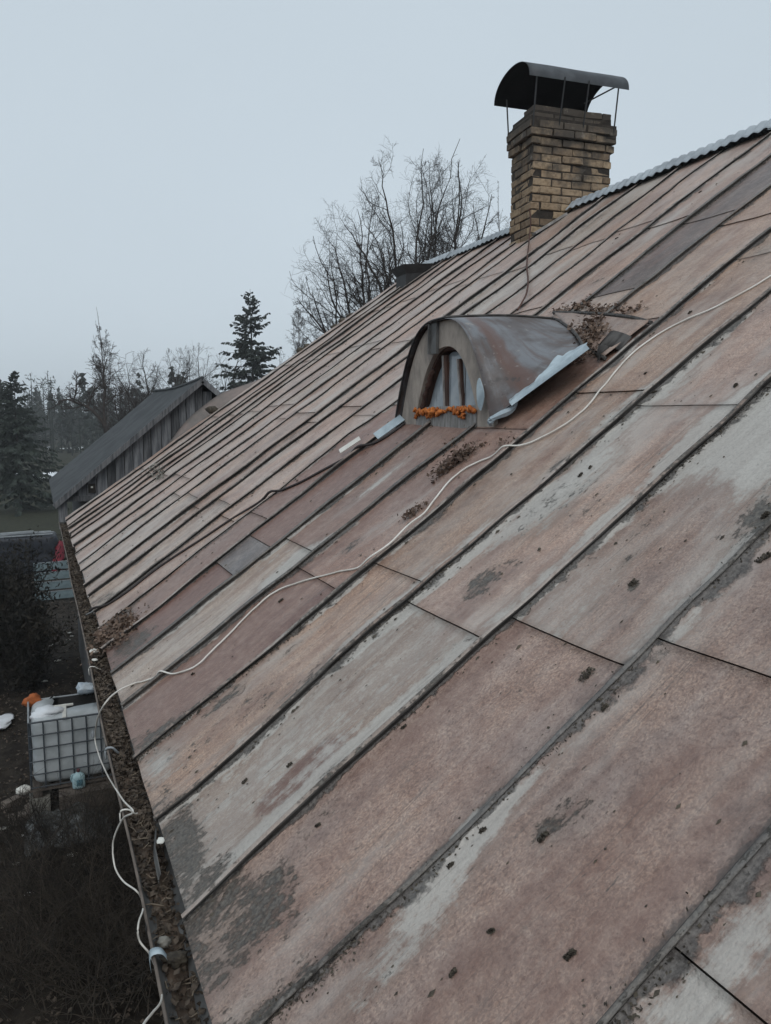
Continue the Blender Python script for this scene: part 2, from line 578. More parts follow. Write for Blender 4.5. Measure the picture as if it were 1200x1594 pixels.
M['darkneedle'] = simple('dark_conifer_needles', (.011, .011, .009), .85, .5, 2, color2=(.024, .020, .014), bump=0)
M['brush'] = simple('brush_twigs', (.022, .018, .014), .95, .5, 3, color2=(.060, .048, .037), bump=0, each=1.2)
M['tank'] = simple('milky_plastic_tank', (.50, .535, .55), .45, .2, 3, color2=(.38, .41, .42), spec=.5, bump=.05)
M['cage'] = simple('galvanised_cage', (.06, .072, .085), .55, .3, 6)
M['black'] = simple('hole_shade_black', (.012, .012, .012), .8, .1, 3, bump=0)
M['snow'] = simple('old_snow', (.72, .75, .78), .6, .12, 4, bump=.3, bdist=.03)
M['bag'] = simple('plastic_bag', (.50, .56, .60), .35, .3, 9, color2=(.30, .36, .42), bump=.5, bdist=.03)
M['orange'] = simple('orange_cloth', (.40, .115, .035), .9, .35, 12, bump=.4, bdist=.02)
M['jug'] = simple('pale_blue_jug', (.36, .52, .56), .4, .2, 5, bump=.05)
M['juglabel'] = simple('jug_label', (.10, .22, .27), .45, .3, 12, bump=0)
M['jugcap'] = simple('dark_red_cap', (.13, .05, .055), .5, .2, 5, bump=0)
M['plank'] = simple('old_plank', (.15, .125, .105), .9, .4, 6, color2=(.085, .07, .06), stretch=(1, 1, 1))
M['film'] = simple('crumpled_film', (.14, .145, .14), .18, .5, 7, color2=(.05, .05, .048), spec=.8, bump=.8, bdist=.03)
M['tarp'] = simple('navy_tarp', (.012, .016, .026), .5, .4, 3, bump=.5, bdist=.05)
M['greyplank'] = simple('silver_grey_plank', (.26, .28, .29), .8, .35, 4)
M['red'] = simple('red_plastic', (.17, .008, .022), .6, .35, 3, bump=.3)
M['teal'] = simple('teal_painted_board', (.085, .12, .13), .7, .35, 5, color2=(.055, .08, .088))
M['white'] = simple('white_scrap', (.66, .65, .60), .6, .15, 8, bump=.1)
M['stone'] = simple('pale_rubble', (.26, .25, .22), .95, .4, 12, bump=.5)


def glass_material():
    t = NT('grey_blue_glass')
    co = t.n('TexCoord', 3)
    n = t.noise(co, 5, 5, .6)
    t.p(color=t.mix(t.ramp(n, .35, .7), (.19, .22, .245), (.28, .31, .33)), rough=.14, spec=.8)  # mottled grey-blue base colour under a glossy surface
    return t.m


M['glass'] = glass_material()


def ground_material():
    t = NT('yard_earth_and_grass')
    g = t.n('NewGeometry', 0)
    y = t.n('SeparateXYZ', 1, {0: g})
    n1 = t.noise(g, .35, 6, .6)
    n2 = t.noise(g, 4.5, 6, .65)
    n3 = t.noise(g, 40, 3, .6)
    soil = t.mix(t.ramp(n2, .35, .68), (.015, .012, .010), (.036, .030, .024))
    grass = t.mix(t.ramp(n2, .35, .65), (.020, .023, .015), (.040, .040, .026))
    f = t.ramp(t.math('ADD', t.math('MULTIPLY', y, .022), t.math('MULTIPLY', t.math('SUBTRACT', n1, .5), 1.2)), .62, 1.0)
    c = t.mix(f, soil, grass)
    c = t.mix(t.math('MULTIPLY', t.ramp(n3, .5, .75), .5), c, t.mix(1.0, c, (1.9, 1.8, 1.7), 'MULTIPLY'))
    t.p(color=c, rough=.95, spec=.15)
    t.bump(t.math('ADD', n2, t.math('MULTIPLY', n3, .3)), .6, .05)
    return t.m


M['ground'] = ground_material()

# ================================================================== ground
def build_ground():
    a = np.linspace(-1, 1, 181)
    f = np.sinh(a * 5.2) / np.sinh(5.2)
    X, Y = np.meshgrid(f * 700, f * 700 + 12, indexing='ij')
    Z = .22 * (fbm(X * .5, Y * .5, 3) - .5) + .10 * (fbm(X * 2.3, Y * 2.3, 5) - .5)
    d = np.hypot(X, Y)
    Z = Z + np.clip((Y - 45) / 60, 0, 1) * .8 * (fbm(X * .05, Y * .05, 9) - .3)
    Z = Z + np.clip((d - 120) / 500, 0, 1) ** 1.3 * 9
    inside = (X > .3) & (X < 12.2) & (Y > -3) & (Y < 21)
    Z[inside] = -.1
    n = len(a)
    V = np.stack([X, Y, Z], -1).reshape(-1, 3)
    i = np.arange(n - 1)[:, None] * n + np.arange(n - 1)[None]
    F = np.stack([i, i + n, i + n + 1, i + 1], -1).reshape(-1, 4)
    o = add('ground', V, F, M['ground'], smooth=True, base=(0, 0, 0))
    tag(o, kind='structure')


build_ground()

# ================================================================== the house
house = empty('farmhouse', (6.2, 5.5, 0))
tag(house, 'old farmhouse with a faded brown sheet metal roof, barrel dormer and brick chimney', 'house')
Y0, Y1 = -2.6, 13.80
VR = 7.57                         # slope length to the ridge
XR, ZR = VR * cos(TH), EZ + VR * sin(TH)

# walls
mb = MB()
mb.box((6.2, 5.5, 1.9), (11.2, 15.6, 3.8))
G = []
walls = mb
for y in (-2.3, 13.3):
    s = 1 if y > 0 else -1
    a = [(.6, y, 3.8), (11.8, y, 3.8), (XR, y, ZR - .45)]
    b = [(p[0], p[1] - s * .2, p[2]) for p in a]
    walls.add(a + b, [(0, 1, 2), (3, 5, 4), (0, 3, 4, 1), (1, 4, 5, 2), (2, 5, 3, 0)])
walls.build('wall', M['plaster'], house)

# roof deck, both slopes
mb = MB()
ph = -.035
A0 = R(np.array(Y0 + .05), np.array(.06), ph); A1 = R(np.array(Y1 - .04), np.array(.06), ph)
top0 = np.array([XR, Y0 + .05, ZR + ph / cos(TH)]); top1 = np.array([XR, Y1 - .04, ZR + ph / cos(TH)])
B0 = np.array([2 * XR - A0[0], A0[1], A0[2]]); B1 = np.array([2 * XR - A1[0], A1[1], A1[2]])
dn = np.array([0, 0, -.12])
mb.add([A0, A1, top1, top0, B1, B0, A0 + dn, A1 + dn, top1 + dn, top0 + dn, B1 + dn, B0 + dn],
       [(0, 1, 2, 3), (3, 2, 4, 5), (7, 6, 9, 8), (8, 9, 11, 10), (0, 6, 7, 1), (4, 10, 11, 5), (0, 3, 9, 6), (3, 5, 11, 9), (1, 7, 8, 2), (2, 8, 10, 4)])
roof = mb.build('roof', M['deck'], house)

# seams along the eave, measured from the photograph
SEAMS = [-2.58, -2.1, -1.48, -.84, -.2, .45, 1.09, 1.76, 2.38, 3.04, 3.67, 4.37, 4.98, 5.57, 6.18, 6.76, 7.40, 7.92, 8.70, 9.17, 9.86, 10.42, 11.2, 11.62, 12.15, 12.62, 13.25, 13.80]


def su(i, v):
    a = (.012 if i < 9 else .026 if i < 14 else .055) if 0 < i < len(SEAMS) - 1 else 0
    return SEAMS[i] + a * (vnoise(v * 1.1 + 9.3 * i, i * 3.7, 11) - .5) * 2 + a * .35 * (vnoise(v * 5.1, i * 5.1, 12) - .5) * 2


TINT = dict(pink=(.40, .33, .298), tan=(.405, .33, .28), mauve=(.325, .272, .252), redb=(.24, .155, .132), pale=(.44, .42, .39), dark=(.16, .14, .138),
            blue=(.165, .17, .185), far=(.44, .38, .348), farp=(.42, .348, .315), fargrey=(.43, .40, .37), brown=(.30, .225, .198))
JOINTS = {5: [.93, 2.4, 3.9, 5.4, 6.9], 6: [1.62, 3.1, 4.6, 6.05], 7: [1.49, 3.0, 4.5, 5.9], 8: [1.36, 2.88, 4.4, 5.9], 9: [1.485, 3.02, 4.5, 6.0],
          10: [1.25, 2.68, 3.85, 5.2, 6.6], 11: [1.39, 2.72, 4.4, 5.5, 6.7], 12: [.97, 1.28, 2.74, 4.2, 5.7], 13: [1.47, 3.0, 4.45, 5.9]}
# overrides: pixel inside the sheet -> tint, zinc, rust
OVR = [((1000, 1300), 'mauve', -.3, .0), ((1180, 1560), 'pale', .25, .05), ((1190, 1450), 'mauve', .05, .12), ((1150, 1020), 'mauve', -.3, .1), ((1150, 920), 'mauve', 0, .1),
       ((700, 1200), 'mauve', -.3, .0), ((980, 920), 'mauve', -.3, .02), ((1150, 690), 'mauve', .12, 0), ((1180, 560), 'mauve', .1, 0),
       ((600, 1090), 'pale', .34, .06), ((800, 890), 'tan', .02, 0), ((1050, 690), 'pink', .06, 0), ((1120, 560), 'pink', .1, 0),
       ((480, 1030), 'tan', .10, .12), ((750, 800), 'tan', .10, 0), ((1000, 580), 'pink', .04, .0), ((1130, 480), 'tan', .08, 0),
       ((350, 1040), 'brown', -.1, .36), ((600, 820), 'brown', -.02, .22), ((860, 640), 'brown', -.1, .12), ((1080, 470), 'tan', 0, 0), ((1180, 340), 'tan', 0, .05), ((1195, 300), 'tan', 0, 0),
       ((300, 980), 'pale', .16, .10), ((560, 780), 'brown', .02, .28), ((1000, 420), 'dark', -.35, -.2), ((1120, 340), 'dark', -.35, -.2),
       ((300, 930), 'redb', -.06, .55), ((500, 780), 'redb', -.1, .40),
       ((330, 860), 'brown', .0, .30), ((480, 760), 'redb', -.05, .2),
       ((386, 858), 'blue', -.5, -.5), ((1180, 291), 'dark', -.35, -.2), ((880, 450), 'pink', -.05, .0), ((1000, 360), 'pink', -.05, 0), ((860, 395), 'pale', .22, 0), ((760, 460), 'pale', .2, 0), ((930, 340), 'pale', .2, 0), ((820, 420), 'pale', .25, 0)]
OV = [(uv(*p), t, z, r) for p, t, z, r in OVR]
# blobs of wear: pixel, radius along eave, radius up the slope, channel (0 zinc, 1 grime, 2 rust), strength
FEAT = [((600, 1500), .13, .45, 0, .75), ((730, 1310), .07, .25, 0, .6), ((1160, 660), .24, .33, 0, .8), ((1190, 720), .15, .2, 0, .5), ((1130, 1510), .08, .35, 0, .5),
        ((880, 760), .13, .45, 0, .6), ((1010, 620), .12, .4, 0, .55), ((700, 880), .12, .4, 0, .35), ((640, 940), .1, .4, 0, .3), ((590, 750), .06, .45, 0, .55), ((450, 880), .11, .25, 0, .6),
        ((320, 1000), .08, .35, 0, .4), ((250, 1190), .15, .1, 0, .4), ((390, 870), .06, .2, 0, .25), ((560, 1330), .05, .3, 0, .3), ((850, 1000), .06, .5, 0, .15), ((1040, 1010), .05, .6, 0, .35),
        ((640, 1280), .06, .5, 0, .42), ((1110, 900), .06, .4, 0, .35), ((200, 830), .2, .25, 0, .3), ((150, 900), .3, .15, 0, .35),
        ((330, 1390), .16, .14, 1, .65), ((290, 1330), .14, .08, 1, .5), ((380, 1450), .10, .16, 1, .6), ((420, 1370), .06, .12, 1, .45), ((345, 1500), .1, .06, 1, .5), ((280, 1290), .14, .09, 1, .45),
        ((250, 1250), .1, .07, 1, .35), ((500, 1270), .05, .12, 1, .35), ((440, 1560), .05, .3, 1, .4),
        ((750, 912), .06, .075, 1, .75), ((870, 722), .045, .10, 1, .75), ((885, 1265), .085, .11, 1, .52), ((912, 1048), .03, .035, 1, .85), ((845, 1300), .03, .04, 1, .5), ((985, 908), .022, .03, 1, .85), ((975, 872), .03, .09, 1, .5),
        ((1000, 820), .03, .15, 1, .35), ((960, 770), .06, .25, 1, .28), ((1060, 650), .05, .2, 1, .25), ((545, 850), .06, .12, 1, .5), ((620, 760), .05, .22, 1, .4), ((660, 745), .06, .2, 1, .45), ((640, 800), .04, .08, 1, .5),
        ((370, 1070), .06, .15, 1, .45), ((340, 1100), .04, .12, 1, .4), ((250, 1140), .05, .1, 1, .5), ((210, 1000), .2, .16, 1, .75), ((190, 960), .2, .12, 1, .7), ((170, 930), .25, .1, 1, .45),
        ((1190, 800), .05, .05, 1, .7), ((1180, 400), .1, .15, 1, .5), ((450, 1010), .04, .12, 1, .4), ((800, 970), .02, .3, 1, .3), ((520, 1200), .04, .15, 1, .3), ((880, 600), .1, .2, 1, .3),
        ((830, 610), .12, .25, 1, .32), ((780, 690), .03, .1, 1, .5), ((930, 440), .14, .1, 1, .4), ((1130, 1210), .05, .08, 1, .3), ((1060, 1440), .015, .12, 1, .7), ((405, 815), .12, .06, 1, .35),
        ((300, 800), .12, .35, 1, .18), ((700, 430), .05, .3, 1, .25), ((1000, 330), .04, .3, 1, .3), ((480, 690), .06, .2, 1, .3), ((560, 600), .1, .3, 1, .15),
        ((480, 1190), .09, .17, 2, .85), ((430, 1240), .07, .12, 2, .6), ((640, 1060), .06, .3, 2, .35), ((960, 1470), .06, .25, 2, .28), ((1160, 1480), .1, .2, 2, .35), ((1080, 940), .05, .2, 2, .4), ((470, 960), .08, .25, 2, .4),
        ((870, 640), .1, .3, 2, .3), ((560, 1300), .06, .2, 2, .15)]
FT = [(uv(*p), a, b, ch, s) for p, a, b, ch, s in FEAT]


def wear(u, v, d):
    W = np.zeros(u.shape + (3,))
    for (fu, fv), a, b, ch, s in FT:
        q = ((u - fu) / a) ** 2 + ((v - fv) / b) ** 2
        W[..., ch] += s * np.exp(-q)
    W[..., 1] += .30 * np.exp(-v / .22) * (.4 + fbm(u * 3, v * 2, 21))
    W[..., 1] += np.clip(fbm(u * 2.2, v * 1.2, 77) - .62, 0, 1) * 1.6
    W[..., 0] += .30 * np.exp(-d / .07) * np.clip(fbm(u * .8, v * .9, 41) * 2 - .6, 0, 1)
    return W


def roof_h(u, v):
    return .028 * (fbm(u * 1.1, v * .8, 51, 3) - .5) + .011 * (fbm(u * 4.2, v * 2.0, 52, 2) - .5)


prng = np.random.default_rng(3)
NSTRIP = len(SEAMS) - 1
for i in range(NSTRIP):
    js = JOINTS.get(i)
    if js is None:
        o = prng.uniform(-.16, .16)
        js = [1.42 + o, 2.93 + o + prng.uniform(-.06, .06), 4.42 + o, 5.9 + o]
    vs = [0.0 + prng.uniform(-.015, .015)] + js + [VR - .01]
    for r_ in range(len(vs) - 1):
        v0, v1 = vs[r_], vs[r_ + 1] - .0035
        near = i < 15
        nu, nv = (14, 30) if near else (8, 16)
        s = np.linspace(0, 1, nu + 1); t = np.linspace(0, 1, nv + 1)
        S, T_ = np.meshgrid(s, t, indexing='ij')
        vv = v0 + (v1 - v0) * T_
        ua = su(i, vv) + .004; ub = su(i + 1, vv) - .004
        uu = ua + (ub - ua) * S
        d = np.minimum(uu - ua, ub - uu)
        hh = roof_h(uu, vv) + .004 * np.exp(-d / .02) + prng.uniform(-.002, .002)
        hh += .004 * np.exp(-(vv - v0) / .10)                # lower edge laps over the sheet below
        G = R(uu, vv, hh)
        a, b = G.shape[:2]
        V = G.reshape(-1, 3)
        k = np.arange(a * b).reshape(a, b)
        F = np.stack([k[:-1, :-1], k[1:, :-1], k[1:, 1:], k[:-1, 1:]], -1).reshape(-1, 4)
        loop = np.concatenate([k[:, 0], k[-1, 1:], k[-2::-1, -1], k[0, -2:0:-1]])
        sk = V[loop] - NV * .014
        n0 = len(V); m = len(loop)
        idx = np.arange(m)
        F2 = np.stack([loop, n0 + idx, n0 + (idx + 1) % m, np.roll(loop, -1)], -1)[:, ::-1]
        V2 = np.concatenate([V, sk])
        o = add('roof_panel', V2, [F, F2], M['roof'], roof, smooth=True)
        uc, vc = (SEAMS[i] + SEAMS[i + 1]) / 2, (v0 + v1) / 2
        tn, zb, rb = None, None, None
        for (ou, ov), tt, z_, q_ in OV:
            if SEAMS[i] <= ou < SEAMS[i + 1] and v0 <= ov < v1:
                tn, zb, rb = tt, z_, q_
        if tn is None:
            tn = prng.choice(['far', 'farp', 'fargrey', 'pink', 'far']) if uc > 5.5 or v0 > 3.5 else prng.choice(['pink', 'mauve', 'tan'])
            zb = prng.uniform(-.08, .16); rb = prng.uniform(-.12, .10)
        W = wear(uu, vv, d).reshape(-1, 3)
        W += np.array([zb + prng.uniform(-.03, .03), .06, rb])
        W = np.concatenate([W, W[loop]])
        q2 = np.stack([uu, vv], -1).reshape(-1, 2); e2 = np.stack([ub - uu, uu - ua], -1).reshape(-1, 2)
        roof_attrs(o, np.concatenate([q2, q2[loop]]), np.concatenate([e2, e2[loop]]), W)
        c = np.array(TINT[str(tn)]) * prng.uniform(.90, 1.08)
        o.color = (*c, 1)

# standing seams: an upright fold with its lip bent over
for i in range(1, NSTRIP):
    nv = 120 if i < 15 else 70
    v = np.linspace(.0 + prng.uniform(-.01, .01), VR - .02, nv)
    u = su(i, v)
    zinc = i in (6, 7, 11, 12)
    base = roof_h(u, v)
    hgt = .030 + .009 * (vnoise(v * 2.3, i * 7.7, 61) - .5) * 2
    lean = .014 * (vnoise(v * 1.7, i * 4.1, 63) - .5)
    wd = .012 + .007 * (vnoise(v * 2.9, i * 2.3, 64))
    if i in (6, 7): hgt = hgt * .55; wd = wd * .75
    if i > 13: hgt = hgt * prng.uniform(.6, 1.25)
    pr = [(.006, -.01), (.005 + lean, hgt), (.001 + lean, hgt + .003), (-wd + lean, hgt * .94), (-wd * 1.05 + lean, hgt * .70), (-wd * .75 + lean, hgt * .66), (-.003 + lean * .9, hgt * .82), (-.004, -.01)]
    G = np.stack([R(u + a, v, base + b) for a, b in pr], 1)
    n, k = G.shape[:2]
    idx = np.arange(n * k).reshape(n, k)
    Fs = [np.stack([idx[:-1, j], idx[1:, j], idx[1:, j + 1], idx[:-1, j + 1]], -1) for j in range(k - 1)]
    o = add('standing_seam', G.reshape(-1, 3), np.concatenate(Fs), [M['roof' if zinc else 'seam'], M['seam' if zinc else 'roof']], roof)
    mi = np.zeros(len(o.data.polygons), dtype=np.int32); mi[:(2 if zinc else 3) * (n - 1)] = 1
    o.data.polygons.foreach_set('material_index', mi)
    q2 = np.repeat(np.stack([u, v], -1)[:, None], k, 1) + np.stack([np.cumsum([0, .03, .005, .014, .008, .005, .01, .03]), np.zeros(k)], -1)[None]
    q2 = q2.reshape(-1, 2)
    roof_attrs(o, q2, np.full((n * k, 2), .5), np.repeat(np.stack([(-.9 if zinc else .12) + .3 * vnoise(v, i * 1.3, 5), (.12 if zinc else .22) + .45 * vnoise(v * 2.5, i * 3.3, 6), 0 * v - (.5 if zinc else 0)], -1)[:, None], k, 1).reshape(-1, 3))
    o.color = (.125, .138, .143, 1) if zinc else (.33, .285, .262, 1)

# far verge board and back slope
mb = MB()
mb.bar(R(np.array(Y1 + .012), np.array(-.02), -.08), R(np.array(Y1 + .012), np.array(VR), -.08), .03, .15, up=NV)
mb.build('verge_board', M['greyboard'], roof)
mb = MB()
bs = np.linspace(0, VR, 8); yy = np.linspace(Y0, Y1, 60)
BB, YY = np.meshgrid(bs, yy, indexing='ij')
P = R(YY, BB, .0 + .004 * np.sin(YY * 40)); P[..., 0] = 2 * XR - P[..., 0]
mb.sheet(P, .01, (sin(TH), 0, cos(TH)))
mb.build('back_slope', M['felt'], roof)


# ridge: pale corrugated sheets bent over the ridge, wavy lower edge
def ridge_sheet(ya, yb, lift, drop):
    n = int((yb - ya) / .009)
    y = np.linspace(ya, yb, n)
    w = .010 * np.sin(y * 2 * pi / .13 + 1.5 * vnoise(y * 2, 0 * y, 3)) + .012 * (vnoise(y * 1.7, 0 * y, 17) - .5)
    prof = [(-drop, -drop * tan(TH) * .80 + lift), (-drop * .5, -drop * .5 * tan(TH) * .6 + lift + .02), (0, lift + .055), (.12, lift + .03), (.36, -.36 * tan(TH) * .9 + lift + .02)]
    prof = smooth_path(prof, 10)
    G = np.stack([np.stack([XR + px + 0 * y, y, ZR + pz + w], -1) for px, pz in prof], 1)
    mb = MB(); mb.sheet(G, .004, (0, 0, 1))
    mb.build('ridge_cap', M['ridge'], roof, smooth=True)


yb = 8.62
lf = .055
while yb > Y0:
    ya = max(yb - 1.55, Y0)
    ridge_sheet(ya, yb + .06, lf, .125)
    lf = .055 + prng.uniform(-.008, .016)
    yb = ya
ridge_sheet(9.45, 10.9, .05, .10)
ridge_sheet(10.84, 12.1, .045, .10)
ridge_sheet(12.0, 13.05, .06, .11)

# ------------------------------------------------------------------ brick chimney
CR = radians(-6)
CX = np.array([cos(CR), sin(CR), 0]); CY = np.array([-sin(CR), cos(CR), 0])
CC = np.array([5.61, 8.77, EZ])            # front left corner (z measured from the eave)


def ch(x, y, z):
    return CC + CX * x + CY * y + np.array([0, 0, z])


CW, CD = 1.17, .60


def brick_mesh(L, seed):
    g = np.random.default_rng(seed)
    hx, hy, hz, c = L / 2 - .002, .06, .0425, .007
    V = []; key = {}
    for sx in (-1, 1):
        for sy in (-1, 1):
            for sz in (-1, 1):
                for k in range(3):
                    p = np.array([hx, hy, hz]) - c; p[k] += c
                    key[(sx, sy, sz, k)] = len(V)
                    V.append(p * (sx, sy, sz) + g.normal(0, .0032, 3))
    F = []
    for k in range(3):
        a, b = [q for q in range(3) if q != k]
        for s in (-1, 1):
            f = []
            for (p, q) in ((-1, -1), (1, -1), (1, 1), (-1, 1)):
                d = [0, 0, 0]; d[k] = s; d[a] = p; d[b] = q
                f.append(key[(*d, k)])
            F.append(f if (s > 0) == (k != 1) else f[::-1])
    for k in range(3):                     # edge chamfers along axis k
        a, b = [q for q in range(3) if q != k]
        for p in (-1, 1):
            for q in (-1, 1):
                d1 = [0, 0, 0]; d2 = [0, 0, 0]
                d1[k] = -1; d2[k] = 1
                d1[a] = d2[a] = p; d1[b] = d2[b] = q
                F.append([key[(*d1, a)], key[(*d2, a)], key[(*d2, b)], key[(*d1, b)]])
    for sx in (-1, 1):
        for sy in (-1, 1):
            for sz in (-1, 1):
                F.append([key[(sx, sy, sz, k)] for k in range(3)])
    me = make_mesh('brick', np.array(V), F, M['brick'])
    return me


BRK = [brick_mesh(.25, s) for s in range(5)]
mb = MB()
mb.box(ch(CW / 2, CD / 2, 4.46), (CW - .024, CD - .024, 2.16), np.array([CX, CY, (0, 0, 1)]))
mb.box(ch(CW / 2, CD / 2, 5.36), (CW + .08, CD + .08, .17), np.array([CX, CY, (0, 0, 1)]))
chim = mb.build('chimney', M['mortar'], house)
tag(chim, 'yellow brick chimney blackened with soot under a curved metal hood')
brng = np.random.default_rng(5)


def lay(c, z, out):
    W, D = CW + 2 * out, CD + 2 * out
    if c % 2 == 0:
        rows = [((W / 4 * (k + .5) - out, .06 - out), 0, W / 4 - .01) for k in range(4)]
        rows += [((W / 4 * (k + .5) - out, D - .06 - out), 0, W / 4 - .01) for k in range(4)]
        rows += [((x, D / 2 - out), 1, D - .26) for x in (.06 - out, W - .06 - out)]
    else:
        rows = [((.12 + (W - .24) / 3 * (k + .5) - out, y), 0, (W - .24) / 3 - .01) for k in range(3) for y in (.06 - out, D - .06 - out)]
        rows += [((x, D / 2 * (k + .5) - out), 1, D / 2 - .01) for k in range(2) for x in (.06 - out, W - .06 - out)]
    for (x, y), turn, L in rows:
        if c == 17 and (x < .3 and y > .2):
            continue
        if c == 16 and x < .1 and y > .3:
            continue
        n = brng.normal(0, 1, 4)
        p = ch(x + n[0] * .006, y + n[1] * .007, z + n[2] * .0025)
        place('brick', BRK[int(brng.integers(5))], p, chim, (n[3] * .008, n[0] * .008, CR + (pi / 2 if turn else 0) + n[1] * .015), (L / .25, 1, 1))


for c in range(18):
    z = 3.86 + c * .1
    lay(c, z, {13: .022, 14: .055, 15: .055, 16: .0, 17: -.01}.get(c, 0))

# curved metal hood on four legs
mb = MB()
an = np.linspace(0, pi, 25)
xs = np.linspace(-.15, 1.30, 9)
G = np.zeros((25, 9, 3))
for i_, a in enumerate(an):
    for j_, x in enumerate(xs):
        yl = CD / 2 + .04 - .50 * cos(a); zl = 5.87 + .29 * sin(a) ** .9 + .003 * sin(x * 7) * sin(a)
        G[i_, j_] = ch(x, yl, zl)
mb.sheet(G, .006, (0, 0, 1))
hood = mb.build('chimney_hood', [M['capmetal'], M['sootmetal']], house, smooth=True)
for p_ in hood.data.polygons[24 * 8:24 * 8 * 2]:
    p_.material_index = 1
for x in (-.02, 1.17):
    for y in (-.12, CD + .12):
        m2 = MB(); m2.tube([ch(x, -.03 if y < 0 else CD + .03, 5.30), ch(x, y, 5.91)], .010, 6); m2.build('hood_leg', M['blackmetal'], hood)
for x in (.35, .70):
    m2 = MB(); m2.tube([ch(x, -.04, 5.32), ch(x, -.17, 5.90)], .009, 6); m2.build('hood_leg', M['blackmetal'], hood)
m2 = MB(); m2.tube([ch(1.17, -.15, 5.92), ch(1.17, CD + .1, 6.0)], .010, 6); m2.build('hood_brace', M['blackmetal'], hood)

# mortar fillet and broken flashing at the foot, rusty wire coming down from it
mb = MB()
mb.bar(ch(.02, -.05, 3.99), ch(.46, -.075, 4.26), .10, .03, up=(0, 0, 1))
mb.build('chimney_flashing', M['sill'], roof)
wire = [on_y(824, 325, 8.72), on_y(826, 345, 8.70)] + [R(*uv(x, y), .03) for x, y in ((825, 380), (823, 400), (822, 420), (824, 440), (822, 460), (815, 475), (808, 487))]
m2 = MB(); m2.tube(smooth_path(wire, 40), .009, 6)
tag(m2.build('rusty_wire', M['rust'], None), 'rusty wire hanging from the chimney down to the dormer top', 'wire')

# low dark flue box on the far end of the ridge
c0 = R(*uv(641, 437), 0)
mb = MB()
ax = np.eye(3)
for k, (w, h0, h1) in enumerate(((.36, -.15, .16), (.46, .16, .30))):
    pass
bx = []
prof = [(.19, -.30), (.19, .10), (.27, .24), (.25, .24), (.17, .10), (.17, -.2)]
V = []
for r_, z in prof:
    for sx, sy in ((-1, -1), (1, -1), (1, 1), (-1, 1)):
        V.append(c0 + np.array([sx * r_ * 1.1, sy * r_ * 1.05, z + .03 * sx]))
F = []
for k in range(len(prof) - 1):
    for j in range(4):
        F.append((k * 4 + j, k * 4 + (j + 1) % 4, (k + 1) * 4 + (j + 1) % 4, (k + 1) * 4 + j))
F.append((20, 21, 22, 23))
mb.add(V, F)
mb.build('flue_box', M['blackmetal'], house)

# ------------------------------------------------------------------ barrel dormer
XF = 2.21
ZB = EZ + XF * tan(TH)
YC, DA, DB = 4.80, .69, .715


def arch(t, a=DA, b=DB, p=2.9):
    return a * t, b * (1 - np.abs(t) ** p)


NT_ = 41
tt = np.linspace(-1, 1, NT_)
tt = np.sign(tt) * (1 - (1 - np.abs(tt)) ** 1.4)       # denser near the feet
oy, oh = arch(tt)
YI, IA, IB, IZ = 4.765, .445, .47, .07
iy, ih = arch(tt, IA, IB, 2.4)
outer = np.stack([np.full(NT_, XF), YC + oy, ZB - .04 + oh + .04 * (oh / DB)], -1)
inner = np.stack([np.full(NT_, XF), YI + iy, ZB + IZ + ih], -1)
inner[0, 2] = inner[-1, 2] = ZB - .04
dep = np.array([.035, 0, 0])
mb = MB()
mb.grid(np.stack([outer, inner], 0)); mb.grid(np.stack([outer + dep, inner + dep], 0))
mb.grid(np.stack([inner, inner + dep], 0)); mb.grid(np.stack([outer, outer + dep], 0))
dormer = mb.build('dormer', M['dboard'], house)
tag(dormer, 'small barrel dormer with an arched window sealed with orange foam')

# sill panel, frame, mullions, panes
mb = MB(); mb.box((XF + .012, YI, ZB + .02), (.03, 2 * IA - .02, .17)); mb.build('sill_panel', M['sill'], dormer)
f0 = np.stack([np.full(NT_, XF + .036), YI + iy * 1.0, ZB + IZ + ih + .0], -1)
f1 = np.stack([np.full(NT_, XF + .036), YI + iy * .955, ZB + IZ + ih * .96], -1)
fd = np.array([.065, 0, 0])
mb = MB(); mb.grid(np.stack([f0, f1], 0)); mb.grid(np.stack([f1, f1 + fd], 0)); mb.grid(np.stack([f1 + fd, f0 + fd], 0)); mb.grid(np.stack([f0 + fd, f0], 0))
frame = mb.build('window_frame', M['wood'], dormer)
mb = MB(); mb.box((XF + .065, YI, ZB + IZ + .045), (.05, IA * 1.8, .045)); mb.build('window_rail', M['sill'], dormer)
mul = [((4.83, ZB + IZ + .05), (4.86, ZB + IZ + .42), .042), ((4.60, ZB + IZ + .05), (4.66, ZB + IZ + .38), .026)]
for (ya_, za_), (yb_, zb_), w in mul:
    mb = MB(); mb.bar((XF + .072, ya_, za_), (XF + .072, yb_, zb_), .045, w, up=(0, 1, 0)); mb.build('mullion', M['wood'], dormer)
    mb = MB(); mb.bar((XF + .045, ya_ + w * .5, za_), (XF + .045, yb_ + w * .5, zb_), .012, .012, up=(0, 1, 0)); mb.build('glazing_bead', M['sill'], dormer)
edges = [YI - IA * .9, 4.60, 4.83, YI + IA * .9]
for k in range(3):
    ys = np.linspace(edges[k] + .005, edges[k + 1] - .005, 9)
    hz = np.clip(IB * .93 * (1 - ((ys - YI) / (IA * .9)) ** 2), .02, None)
    lo = np.stack([np.full(9, XF + .060), ys, np.full(9, ZB + IZ + .05)], -1)
    hi = np.stack([np.full(9, XF + .060 + .012), ys, ZB + IZ + np.maximum(hz, .055)], -1)
    mb = MB(); mb.sheet(np.stack([lo, hi], 0), .004, (-1, 0, 0)); mb.build('pane', M['glass'], dormer)
